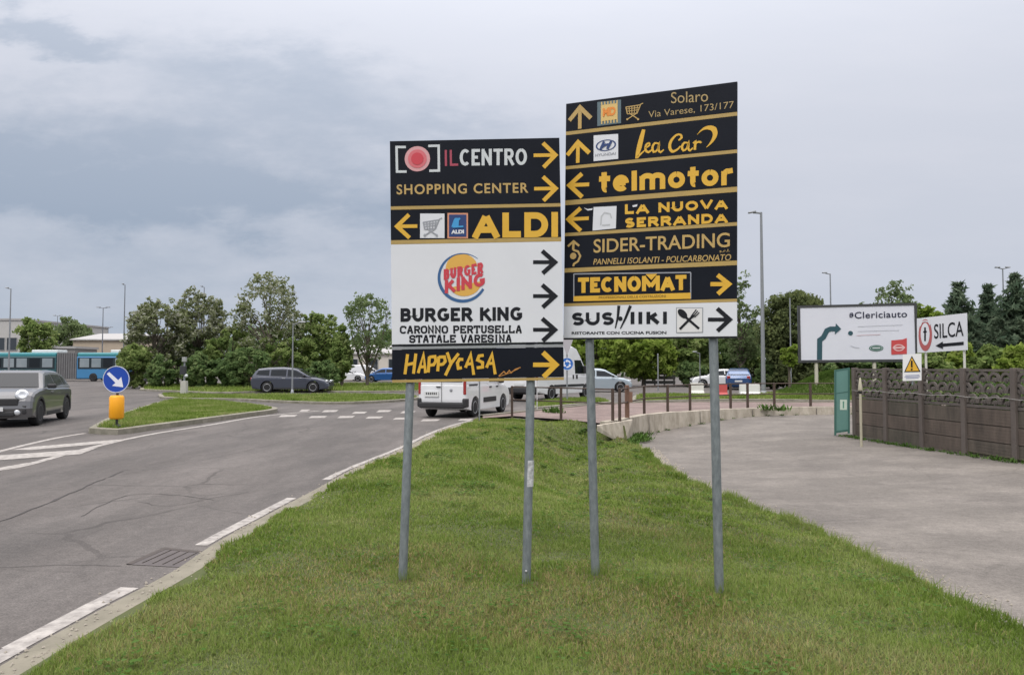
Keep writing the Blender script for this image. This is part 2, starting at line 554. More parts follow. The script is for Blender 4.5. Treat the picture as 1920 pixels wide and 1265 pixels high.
# grassy bank the big signs stand on
NX = 64
ys = [-6 + .14 * i for i in range(205)]
ys = [y for y in ys if y < 22.4]
vs, fs = [], []
for y in ys:
    a, b = kx(y) + .19, rx(y) + .02
    b = max(b, a + .15)
    for i in range(NX):
        x = a + (b - a) * i / (NX - 1)
        z = zgrass(x, y)
        if i == 0: z = .019
        if i == NX - 1: z = zdrive(x, y) - .05 if y < 20.5 else -.02
        vs.append((x, y, z))
for j in range(len(ys) - 1):
    for i in range(NX - 1): fs.append((j * NX + i, j * NX + i + 1, (j + 1) * NX + i + 1, (j + 1) * NX + i))
g = MB(); g.add(vs, fs, 0, True)
tag(g.build('grass_bank', M_SOIL), 'soil of the grassy bank between the road and the driveway', 'bank', kind='structure')

# grass blades over the bank
rng = np.random.default_rng(11)
YMAX = 22.3
def grass_points(n):
    u = rng.random(n)
    y0, y1, k = 2.6, YMAX, .62
    y = (y0 ** -k + u * (y1 ** -k - y0 ** -k)) ** (-1 / k)
    return y
n = 560000
gy = grass_points(n)
tabY = np.linspace(0, 23, 231)
tabA = np.array([kx(v) + .10 + .14 * max(0, 1 - v / 9) for v in tabY]); tabB = np.array([rx(v) + .03 for v in tabY])
xa, xb = np.interp(gy, tabY, tabA), np.interp(gy, tabY, tabB)
xa = xa + .30 * (fbm(gy * 2.3, gy * 0 + 3, 4) - .22); xb = xb + .24 * (fbm(gy * 2.9, gy * 0 + 9, 4) - .55)
gx = xa + (xb - xa) * rng.random(n)
# heights from a table of the bank
TX = np.linspace(-3.4, 4.0, 149); TZ = np.array([[zgrass(x, y) for x in TX] for y in tabY])
fx = np.clip((gx - TX[0]) / (TX[1] - TX[0]), 0, 147.99); fy = np.clip((gy - tabY[0]) / (tabY[1] - tabY[0]), 0, 229.99)
ix, iy = fx.astype(int), fy.astype(int); ax, ay_ = fx - ix, fy - iy
gz = (TZ[iy, ix] * (1 - ax) + TZ[iy, ix + 1] * ax) * (1 - ay_) + (TZ[iy + 1, ix] * (1 - ax) + TZ[iy + 1, ix + 1] * ax) * ay_
edge = np.minimum(gx - xa, xb - gx)
dens = fbm(gx * 1.3 + 9, gy * 1.3, 4)
tall = fbm(gx * 3.1, gy * 3.1 + 40, 3)
h = (.014 + .030 * rng.random(n) ** 1.5) * (.55 + 1.0 * tall) * np.where(edge < .12, 1.25, 1.0)
h = h * np.where(dens < .36, .75, 1.0)
w = (.0023 + .0020 * rng.random(n)) * np.clip(gy / 4.4, .85, 3.6)
h = h * np.clip(gy / 9, 1.0, 1.35)
ang = rng.random(n) * 2 * PI
lean = (.25 + .9 * rng.random(n) ** 1.5) * h
flat = rng.random(n) < .22                       # cuttings lying on top
lean = np.where(flat, h * 1.5, lean); hz = np.where(flat, .012 + .25 * h, h)
cosa, sina = np.cos(ang), np.sin(ang)
base = np.stack([gx, gy, gz - .004], 1)
side = np.stack([-sina * w, cosa * w, np.zeros(n)], 1)
tip = base + np.stack([cosa * lean, sina * lean, hz], 1)
keep = rng.random(n) < np.where(dens < .30, .75, 1)
tri = np.stack([base - side, base + side, tip], 1)
M_BLADE = leaf_mat('grass_blades', [(.062, .102, .016), (.122, .188, .032), (.186, .254, .060), (.262, .295, .105), (.35, .33, .165)], .35, .40, .6, .75)
M_STRAW = leaf_mat('dry_grass', [(.17, .16, .055), (.27, .225, .10), (.36, .29, .15)], .25, .8, .6, 2)
dry = fbm(gx * .9 + 3, gy * .55 + 8, 4) + .20 * np.exp(-(((gy - 4.55) / .7) ** 2 + ((gx - .3) / 2.2) ** 2)) + .14 * np.exp(-(((gy - 6.3) / .7) ** 2 + ((gx + .3) / 1.0) ** 2))
isdry = keep & ((rng.random(n) < np.clip((dry - .61) * 2.6, .04, .5)))
tag(raw_mesh('grass', tri[keep & ~isdry].reshape(-1, 3), 3, M_BLADE), 'short mown green grass covering the bank around the sign posts', 'grass', kind='stuff')
tag(raw_mesh('dry_grass', tri[isdry].reshape(-1, 3), 3, M_STRAW), 'yellowed dry blades and cuttings scattered through the mown grass', 'grass', kind='stuff')

# longer tufts and clippings around the posts and along the drive
V3 = []
rt = random.Random(31)
for (px, py, cnt) in ((-.80, 5.46, 150), (.11, 5.46, 150), (.62, 5.56, 150), (1.47, 5.23, 170)):
    for k in range(cnt):
        a = rt.random() * 6.28; d = .03 + abs(rt.gauss(0, .05)); x, y = px + math.cos(a) * d, py + math.sin(a) * d
        z = zgrass(x, y); l = rt.uniform(.05, .13); b_ = rt.random() * 6.28; c_, s_ = math.cos(b_) * .003, math.sin(b_) * .003
        V3 += [(x - c_, y - s_, z - .01), (x + c_, y + s_, z - .01), (x + rt.gauss(0, .03), y + rt.gauss(0, .03), z + l)]
for k in range(900):
    y = rt.uniform(3.2, 18); x = rx(y) + rt.uniform(-.14, .03) ; z = zgrass(x, y) if x < rx(y) else zdrive(x, y)
    for q in range(5):
        b_ = rt.random() * 6.28; wq = .003 * max(1, y / 5); c_, s_ = math.cos(b_) * wq, math.sin(b_) * wq; l = rt.uniform(.05, .12)
        xx, yy = x + rt.gauss(0, .03), y + rt.gauss(0, .03)
        V3 += [(xx - c_, yy - s_, z - .02), (xx + c_, yy + s_, z - .02), (xx + rt.gauss(.02, .04), yy + rt.gauss(0, .04), z + l)]
tag(raw_mesh('long_tufts', V3, 3, M_BLADE), 'longer grass tufts around the post feet and along the driveway edge', 'grass', kind='stuff')
# loose grit along the driveway and gutter
V4 = []
for k in range(5200):
    y = 2.6 + 17 * rt.random() ** 1.8
    if rt.random() < .86: x = rx(y) + abs(rt.gauss(0, .16)) - .02; z = zdrive(x, y) + .004
    else: x = kx(y) + rt.gauss(.10, .10); z = .02 if x > kx(y) else .006
    s_ = rt.uniform(.004, .013) * max(1, y / 7); a = rt.random() * 6.28; c_, d_ = math.cos(a) * s_, math.sin(a) * s_
    V4 += [(x - c_, y - d_, z), (x + d_, y - c_, z), (x, y, z + s_), (x + d_, y - c_, z), (x + c_, y + d_, z), (x, y, z + s_), (x + c_, y + d_, z), (x - d_, y + c_, z), (x, y, z + s_), (x - d_, y + c_, z), (x - c_, y - d_, z), (x, y, z + s_)]
tag(raw_mesh('grit', V4, 3, mat('grit_stone', (.20, .175, .14), .9, (.42, .38, .32), 60, .5)), 'loose pale grit along the driveway edge and the gutter', 'gravel', kind='stuff')

# worn soil around the post feet
g = MB()
for (px, py) in ((-.80, 5.46), (.11, 5.46), (.62, 5.56), (1.47, 5.23)):
    ring = []
    for k in range(14):
        a = 2 * PI * k / 14; d = rt.uniform(.06, .13); x, y = px + math.cos(a) * d * 1.3, py + math.sin(a) * d
        ring.append((x, y, zgrass(x, y) - .012))
    c0 = (px, py, zgrass(px, py) + .022); n0 = len(g.v)
    g.add(ring + [c0], [(k, (k + 1) % 14, 14) for k in range(14)], 0, True)
tag(g.build('bare_soil', mat('bare_soil', (.09, .065, .042), .95, (.17, .125, .08), 25, .6, .6, 40)), 'worn brown soil around the feet of the sign posts', 'soil', kind='structure')

# clover and small weeds: clumps of round leaves in the lawn
V = []
for k in range(420):
    y = float(grass_points(1)[0]); x = kx(y) + .35 + (rx(y) - kx(y) - .5) * random.random()
    if float(fbm(x * .8 + 70, y * .8, 3)) < .47: continue
    for q in range(14):
        px, py = x + random.gauss(0, .09), y + random.gauss(0, .09)
        s = random.uniform(.009, .019) * max(1, y / 6); a = random.random() * 6.28; zz_ = zgrass(px, py) + random.uniform(.02, .06)
        c, d = math.cos(a) * s, math.sin(a) * s
        V += [(px - c, py - d, zz_), (px + d, py - c, zz_ + s * .3), (px + c, py + d, zz_ + s * .1), (px - d, py + c, zz_ + s * .4)]
M_WEED = leaf_mat('lawn_weeds', [(.038, .080, .018), (.075, .14, .032), (.115, .175, .055)], .25, .6, .5, 2)
tag(raw_mesh('lawn_weeds', V, 4, M_WEED), 'dark clover and low weeds growing through the lawn', 'weeds', kind='stuff')

# concrete gutter strip, white edge line, cracks, drain cover
def sheet(name, left, right, m, label, cat, z=.004):
    g = MB(); g.strip([Vector((p.x, p.y, z)) for p in left], [Vector((p.x, p.y, z)) for p in right], 0)
    return tag(g.build(name, m), label, cat, kind='structure')
g = MB()
seg = [p for p in KL if -6 < p.y < 23]
L2, R2 = seg, offset_line(seg, .20)
g.strip([p + Vector((0, 0, .012)) for p in L2], [p + Vector((0, 0, .02)) for p in R2], 0)
g.strip([p + Vector((0, 0, -.1)) for p in L2], [p + Vector((0, 0, .012)) for p in L2], 0)
tag(g.build('gutter', M_CONC), 'pale concrete gutter strip along the edge of the grass', 'gutter', kind='structure')
g = MB()
def paint(pts, w, z=.004, jag=.0):
    pts = [Vector(p) for p in pts]
    a, b = offset_line(pts, -w / 2), offset_line(pts, w / 2)
    if jag:
        a = [p + Vector((random.gauss(0, jag), random.gauss(0, jag), 0)) for p in a]; b = [p + Vector((random.gauss(0, jag), random.gauss(0, jag), 0)) for p in b]
    g.strip([Vector((p.x, p.y, z)) for p in a], [Vector((p.x, p.y, z)) for p in b], 0)
random.seed(4)
line = offset_line(KL, -.11)
paint([p for p in line if -6 < p.y < 5.75], .135, .004, .006)
paint([p for p in line if 6.55 < p.y < 9.4], .125, .004, .006)
paint([p for p in line if 10.3 < p.y < 22.6], .11, .004, .008)
tag(g.build('edge_line', M_PAINT), 'chipped white edge line painted beside the gutter', 'road marking', kind='structure')
g = MB()
rng2 = random.Random(3)
def crack(px, w=.02, z=.005):
    pts = smooth_line(GX(px), .12)
    pts = [p + Vector((rng2.gauss(0, .012), rng2.gauss(0, .012), 0)) for p in pts]
    a, b = offset_line(pts, -w / 2), offset_line(pts, w / 2)
    a = [p + Vector((rng2.gauss(0, w * .2), 0, z)) for p in a]; b = [p + Vector((rng2.gauss(0, w * .2), 0, z)) for p in b]
    g.strip(a, b, 0)
crack([(-60, 1000), (0, 977), (45, 961), (110, 935), (180, 904), (230, 883)], .026)
crack([(230, 883), (300, 868), (380, 852)], .008)
crack([(150, 968), (220, 935), (262, 926), (320, 927), (400, 937)], .012)
crack([(255, 940), (320, 948), (400, 933), (470, 922)], .008)
crack([(0, 1063), (110, 1059), (230, 1061)], .007)
crack([(225, 890), (330, 872), (440, 850), (560, 820)], .007)
tag(g.build('road_cracks', M_CRACK), 'thin dark cracks running across the asphalt', 'cracks', kind='structure')
# sunken drain beside the line
dr = GX([(236, 1058), (308, 1027), (397, 1036), (345, 1064)])
g = MB(); g.poly([p + Vector((0, 0, .004)) for p in dr])
dd = thing('drain_cover', dr[0], 'sunken rusty drain cover breaking the white edge line', 'drain')
g2 = MB()
for a, b in ((0, 1), (1, 2)):
    d = (dr[b] - dr[a]); t = d.normalized(); nrm = Vector((-t.y, t.x, 0)) * .05
    g2.poly([dr[a] + Vector((0, 0, .008)), dr[b] + Vector((0, 0, .008)), dr[b] - nrm + Vector((0, 0, .006)), dr[a] - nrm + Vector((0, 0, .006))])
for k in range(4):
    t = .22 + .18 * k
    p, q = dr[0].lerp(dr[3], t), dr[1].lerp(dr[2], t)
    g2.tube([p.lerp(q, .1) + Vector((0, 0, .006)), p.lerp(q, .9) + Vector((0, 0, .006))], .005, 5)
g.build('patch', mat('drain_patch', (.075, .066, .066), .9, (.12, .105, .10), 12, .7, .5, 60), dd, world=True)
g2.build('frame', mat('rusty_iron', (.05, .043, .04), .8, (.085, .068, .058), 20, .6, .4, 60), dd, world=True)

# ---------------- markings on the far road and in front of the island
g = MB()
def pl(px, w, z=.004): paint(smooth_line(GX(px), .5), w, z)
pl([(-120, 897), (0, 881), (52, 871), (120, 852), (229, 825), (300, 811), (396, 796), (470, 783), (530, 776), (600, 770)], .16)
pl([(-80, 868), (0, 846), (60, 831), (110, 820), (160, 812)], .14)
g.poly(GX([(-60, 866), (-60, 857), (160, 842), (185, 838), (150, 851), (0, 862)], .006))
g.poly(GX([(20, 843), (60, 837), (215, 824), (232, 823), (205, 830), (60, 843)], .006))
g.poly(GX([(-60, 888), (-60, 879), (0, 876), (45, 868), (60, 867), (0, 882)], .0065))
for (u, v, w) in ((539, 779, 17), (595, 781, 17), (648, 781, 16), (701, 782, 16), (752, 784, 16), (806, 787, 18), (872, 786, 14), (618, 770, 15), (673, 773, 14), (719, 770, 14), (764, 772, 14), (570, 769, 10)):
    g.poly(GX([(u - w, v + 2.4), (u + w - 4, v + 1.8), (u + w + 2, v - 1.6), (u - w + 6, v - 1.4)], .004))
g.poly(GX([(246, 772), (262, 771), (283, 759), (272, 760)], .004))
tag(g.build('road_markings', M_PAINT), 'white hatching, lane lines and crossing blocks painted on the asphalt', 'road marking', kind='structure')

# ---------------- pavement, retaining wall
wk_near = [G(905, 787), G(960, 783), G(1052, 789.5)] + WALL_TOP
wk_far = GX([(905, 784), (955, 778.5), (1035, 770), (1100, 763), (1180, 758), (1300, 756), (1400, 756), (1480, 757), (1565, 757)])
g = MB()
far = wk_far + [wk_far[-1] + Vector((8, .6, 0))]
ring = [p + Vector((0, 0, .06)) for p in wk_near] + [p + Vector((0, 0, .06)) for p in reversed(far)]
g.poly(ring)
tag(g.build('pavement', M_WALK), 'reddish paved footpath behind the brown railing', 'pavement', kind='structure')
kb = thing('kerb', far[0], 'low pale kerb along the far side of the red footpath', 'kerb')
kb['kind'] = 'structure'
g = MB()
fo = offset_line(far, -.18)
g.strip([p + Vector((0, 0, .10)) for p in far], [p + Vector((0, 0, .10)) for p in fo]); g.strip([p + Vector((0, 0, .10)) for p in fo], [p + Vector((0, 0, -.02)) for p in fo])
g.strip([p + Vector((0, 0, .0)) for p in far], [p + Vector((0, 0, .10)) for p in far])
g.build('stone', M_KERB, kb, world=True)

wallthing = thing('retaining_wall', WALL_TOP[1], 'low stained concrete retaining wall curving beside the driveway', 'wall')
wl = smooth_line(WALL_TOP, .5)
g = MB()
inn = offset_line(wl, .26)       # towards the driveway
rw = random.Random(9)
top = [.10 + .02 * rw.random() for _ in wl]
g.strip([p + Vector((0, 0, t)) for p, t in zip(wl, top)], [p + Vector((0, 0, t)) for p, t in zip(inn, top)])
g.strip([p + Vector((0, 0, t)) for p, t in zip(inn, top)], [Vector((p.x, p.y, zdrive(p.x, p.y) - .1)) for p in offset_line(wl, .29)])
g.strip([p + Vector((0, 0, -.3)) for p in wl], [p + Vector((0, 0, t)) for p, t in zip(wl, top)])
e0, e1 = wl[0], inn[0]
g.poly([e0 + Vector((0, 0, top[0])), e1 + Vector((0, 0, top[0])), e1 + Vector((0, 0, -.7)), e0 + Vector((0, 0, -.7))])
g.build('coping', M_WALLC, wallthing, world=True)
# the short wing that dives into the grass
g = MB()
wA, wB, wC = G(1120, 798, .07), G(1170, 833, -.52), G(1186, 787, .09)
wB2, wC2 = Vector((wC.x, wC.y, -.7)), Vector((wB.x, wB.y, -.75))
g.prism([wA, wC, wB2, wC2, wB, wA + Vector((.0, 0, -.14))], (.02, .30, 0))
g.build('wing', M_WALLC, wallthing, world=True)
# joints in the wall
g = MB()
for k in range(6, len(wl) - 2, 5):
    p = inn[k]; t = (wl[k + 1] - wl[k - 1]).normalized(); nn = Vector((t.y, -t.x, 0))
    g.poly([p + nn * .033 + t * .012 + Vector((0, 0, .06)), p + nn * .033 - t * .012 + Vector((0, 0, .06)), Vector((p.x, p.y, zdrive(p.x, p.y))) + nn * .036 - t * .012, Vector((p.x, p.y, zdrive(p.x, p.y))) + nn * .036 + t * .012])
g.build('joint', M_CRACK, wallthing, world=True)

# ---------------- grass islands and verges across the road
def verge(name, px, label, h=.13, curb=.2, z0=0, blades=0, seed=1, tall=.1, close=True, matx=None):
    pts = smooth_line([Vector(p) for p in GX(px + [px[0]], z0)], .8)[:-1]
    c = sum(pts, Vector()) / len(pts)
    # orientation
    area = sum(a.x * b.y - b.x * a.y for a, b in zip(pts, pts[1:] + pts[:1]))
    sg = 1 if area > 0 else -1
    loop = pts + [pts[0]]
    def off(d):
        out = []
        n = len(pts)
        for i in range(n):
            t = pts[(i + 1) % n] - pts[i - 1]; t = Vector((t.x, t.y, 0)).normalized()
            out.append(pts[i] + Vector((-t.y, t.x, 0)) * d * sg)
        return out
    inner = off(curb)
    g = MB()
    cl = lambda L, z: [p + Vector((0, 0, z)) for p in L + [L[0]]]
    g.strip(cl(pts, -.05), cl(pts, h)); g.strip(cl(pts, h), cl(inner, h + .01)); g.strip(cl(inner, h + .01), cl(inner, h - .04))
    o1 = g.build('kerb', M_KERB); tag(o1, 'kerbstones around ' + label, 'kerb', kind='structure')
    g = MB(); g.poly([p + Vector((0, 0, h - .01)) for p in inner])
    o2 = g.build('grass_verge', matx or M_TURF); tag(o2, label, 'verge', kind='structure')
    if blades:
        r = np.random.default_rng(seed)
        P2 = np.array([(p.x, p.y) for p in inner]); lo, hi = P2.min(0), P2.max(0)
        q = lo + (hi - lo) * r.random((blades * 3, 2))
        ins = np.zeros(len(q), bool)
        j = len(P2) - 1
        for i in range(len(P2)):
            xi, yi = P2[i]; xj, yj = P2[j]
            cnd = ((yi > q[:, 1]) != (yj > q[:, 1])) & (q[:, 0] < (xj - xi) * (q[:, 1] - yi) / (yj - yi + 1e-12) + xi)
            ins ^= cnd; j = i
        q = q[ins][:blades]; n = len(q)
        nz = fbm(q[:, 0] * .7 + seed, q[:, 1] * .7, 3)
        hh = tall * (.3 + 1.4 * nz * r.random(n)); a = r.random(n) * 6.283; wd = tall * .11 * (1 + r.random(n))
        b = np.stack([q[:, 0], q[:, 1], np.full(n, h - .02)], 1)
        s = np.stack([np.cos(a) * wd, np.sin(a) * wd, np.zeros(n)], 1)
        t = b + np.stack([r.normal(0, .5, n) * hh, r.normal(0, .5, n) * hh, hh], 1)
        tag(raw_mesh('verge_grass', np.stack([b - s, b + s, t], 1).reshape(-1, 3), 3, M_BLADE), 'mown blades on ' + label, 'grass', kind='stuff')
    return inner


verge('island', [(166, 812), (221, 815), (281, 807), (340, 799), (396, 791), (460, 782), (520, 773), (500, 766), (440, 758), (380, 754), (330, 752), (305, 757), (285, 762), (255, 772), (205, 790)],
      'tapering grass traffic island with the round blue arrow sign', .13, .20, blades=30000, seed=2, tall=.11)
verge('strip', [(300, 747), (345, 750), (440, 751), (520, 755), (620, 758), (700, 756), (760, 752), (790, 747), (740, 743), (600, 742), (440, 742), (345, 741), (300, 741)],
      'long grass strip in front of the dark grey estate car', .10, .22, blades=26000, seed=3, tall=.14)
verge('back', [(262, 732), (396, 738), (470, 736.5), (560, 735.5), (660, 736), (760, 735), (860, 733), (860, 722), (660, 721), (400, 722), (280, 723)],
      'grass verge under the robinia trees beyond the road', .10, .25, blades=26000, seed=4, tall=.22)
verge('island2', [(1000, 769), (1035, 766), (1090, 761), (1150, 757), (1120, 751), (1040, 753), (995, 760)],
      'small grass island beside the footpath kerb', .10, .2, blades=8000, seed=5, tall=.14)
verge('right', [(1185, 756), (1300, 753), (1420, 752), (1500, 753), (1640, 754), (1640, 742), (1500, 738), (1410, 740), (1380, 744), (1300, 742), (1200, 742)],
      'grass verge between the footpath and the concrete barriers', .10, .2, blades=26000, seed=6, tall=.16)
# grassy mound under the billboard
c = G(1620, 746)
vs, fs = [], []
NXm, NYm = 26, 14
for j in range(NYm):
    for i in range(NXm):
        x = 11.5 + 26 * i / (NXm - 1); y = 36.2 + 12 * j / (NYm - 1)
        e = sm((x - .345 * y - .2) / 4.0) * sm((y - 36.2) / 5.5)
        vs.append((x, y, -.02 + 1.30 * e + .15 * e * (float(fbm(x * .5, y * .5)) - .5)))
for j in range(NYm - 1):
    for i in range(NXm - 1): fs.append((j * NXm + i, j * NXm + i + 1, (j + 1) * NXm + i + 1, (j + 1) * NXm + i))
g = MB(); g.add(vs, fs, 0, True)
tag(g.build('grass_slope', M_TURF), 'grassy slope rising behind the railing to the billboard', 'slope', kind='structure')
r = np.random.default_rng(8)
n = 60000
q = np.stack([11.5 + 20 * r.random(n), 36.2 + 12 * r.random(n)], 1)
S1 = lambda t: np.clip(t, 0, 1) ** 2 * (3 - 2 * np.clip(t, 0, 1))
e = S1((q[:, 0] - .345 * q[:, 1] - .2) / 4) * S1((q[:, 1] - 36.2) / 5.5)
z = -.04 + 1.3 * e
q, z = q[e > .02], z[e > .02]; n = len(q)
hh = (.10 + .28 * r.random(n) * fbm(q[:, 0] * .6, q[:, 1] * .6)) ; a = r.random(n) * 6.283; wd = .015 + .02 * r.random(n)
b = np.stack([q[:, 0], q[:, 1], z], 1); s = np.stack([np.cos(a) * wd, np.sin(a) * wd, 0 * a], 1)
t = b + np.stack([r.normal(0, .35, n) * hh, r.normal(0, .35, n) * hh, hh], 1)
M_TALLG = leaf_mat('long_grass', [(.045, .085, .015), (.085, .14, .03), (.13, .18, .05)], .3, .5, .5, .5)
tag(raw_mesh('long_grass', np.stack([b - s, b + s, t], 1).reshape(-1, 3), 3, M_TALLG), 'long green grass on the slope under the billboard', 'grass', kind='stuff')
# weeds along the foot of the walls
V = []
rw = random.Random(21)
def weed(x, y, z, s, n):
    for k in range(n):
        a = rw.random() * 6.28; l = s * rw.uniform(.4, 1.1); w_ = s * .09
        px, py = x + rw.gauss(0, s * .4), y + rw.gauss(0, s * .4)
        tx, ty = px + math.cos(a) * l * .7, py + math.sin(a) * l * .7
        c, d = -math.sin(a) * w_, math.cos(a) * w_
        V.extend([(px, py, z), (.5 * (px + tx) + c, .5 * (py + ty) + d, z + l * .45), (tx, ty, z + l * .8), (.5 * (px + tx) - c, .5 * (py + ty) - d, z + l * .45)])
for k in range(60):
    i = rw.randrange(3, len(wl) - 4); p = offset_line(wl, .36)[i]
    weed(p.x, p.y, zdrive(p.x, p.y) - .02, rw.uniform(.06, .16), 10)
for k in range(120):
    q_ = G(1188 + rw.gauss(0, 13), 822 + rw.gauss(0, 5), -.48); weed(q_.x, q_.y, -.5, rw.uniform(.10, .24), 16)
for u, v in ((1035, 776), (1042, 777), (1438, 770), (1462, 771)): 
    p = G(u, v); weed(p.x, p.y, .0, .35, 40)
FENCE_A, FENCE_B = Vector((9.35, 20.7, 0)), Vector((10.15, 12.4, 0))
for k in range(170):
    p = FENCE_A.lerp(FENCE_B, rw.random()); x = p.x - rw.uniform(.10, .30)
    weed(x, p.y, zdrive(x, p.y) - .01, rw.uniform(.05, .15), 9)
tag(raw_mesh('weeds', V, 4, M_WEED), 'tufts of weeds growing along the foot of the walls', 'weeds', kind='stuff')
# ================================================================== SIGNS
SIGN_BLACK = mat('sign_black', (.006, .0075, .012), .45, (.011, .013, .020), 3, .7, .02, 90, spec=.14)
SIGN_YELLOW = mat('sign_yellow', (.64, .36, .026), .45, (.72, .42, .04), 4, .6)
SIGN_DULL = mat('sign_faded_yellow', (.52, .34, .10), .5, (.42, .29, .11), 6, .6)
TRIM = mat('yellow_trim', (.46, .31, .085), .5, (.36, .25, .09), 7, .6)
SIGN_WHITE = mat('sign_white', (.71, .72, .75), .4, (.63, .64, .67), 2.5, .7)
SIGN_INK = mat('sign_ink', (.010, .011, .015), .5, spec=.25)
SIGN_RED = mat('sign_red', (.55, .045, .065), .5)
SIGN_PINK = mat('sign_pink', (.62, .32, .33), .5)
SIGN_ROSE = mat('sign_rose', (.62, .14, .16), .5)
SIGN_SILVER = mat('sign_silver', (.56, .59, .60), .5)
SIGN_NAVY = mat('sign_navy', (.018, .045, .16), .4)
SIGN_SKY = mat('sign_sky_blue', (.05, .30, .60), .4)
SIGN_GREY = mat('sign_grey', (.30, .31, .34), .5)
SIGN_ORANGE = mat('sign_orange', (.75, .24, .03), .5)
SIGN_BLUE = mat('traffic_blue', (.012, .060, .36), .35)
DELIN = mat('delineator_yellow', (.86, .37, .006), .45)
TEAL = mat('sign_teal', (.022, .075, .095), .5)
GALV = mat('galvanised_steel', (.135, .155, .165), .55, (.255, .28, .285), 7, .45, .15, 30, metal=.3, stretch=(5, 5, 2.2))
GALV_D = mat('dark_steel', (.045, .048, .052), .5, (.07, .07, .07), 5, .6, metal=.3)
ALU = mat('sign_back', (.36, .37, .38), .5, (.30, .31, .32), 4, .6, metal=.5)

_glyph = {}


def text_geo(txt, bold=0.0, shear=0.0, space=1.0):
    k = (txt, bold, shear, space)
    if k in _glyph: return _glyph[k]
    c = bpy.data.curves.new('glyph', 'FONT')
    c.body = txt; c.size = 1.0; c.offset = bold; c.shear = shear; c.space_character = space
    c.resolution_u = 5; c.fill_mode = 'FRONT'
    o = bpy.data.objects.new('glyph', c); COL.objects.link(o)
    dg = bpy.context.evaluated_depsgraph_get()
    me = o.evaluated_get(dg).to_mesh()
    vs = [(v.co.x, v.co.y) for v in me.vertices]
    fs = [list(p.vertices) for p in me.polygons]
    o.evaluated_get(dg).to_mesh_clear()
    bpy.data.objects.remove(o); bpy.data.curves.remove(c)
    _glyph[k] = (vs, fs)
    return _glyph[k]


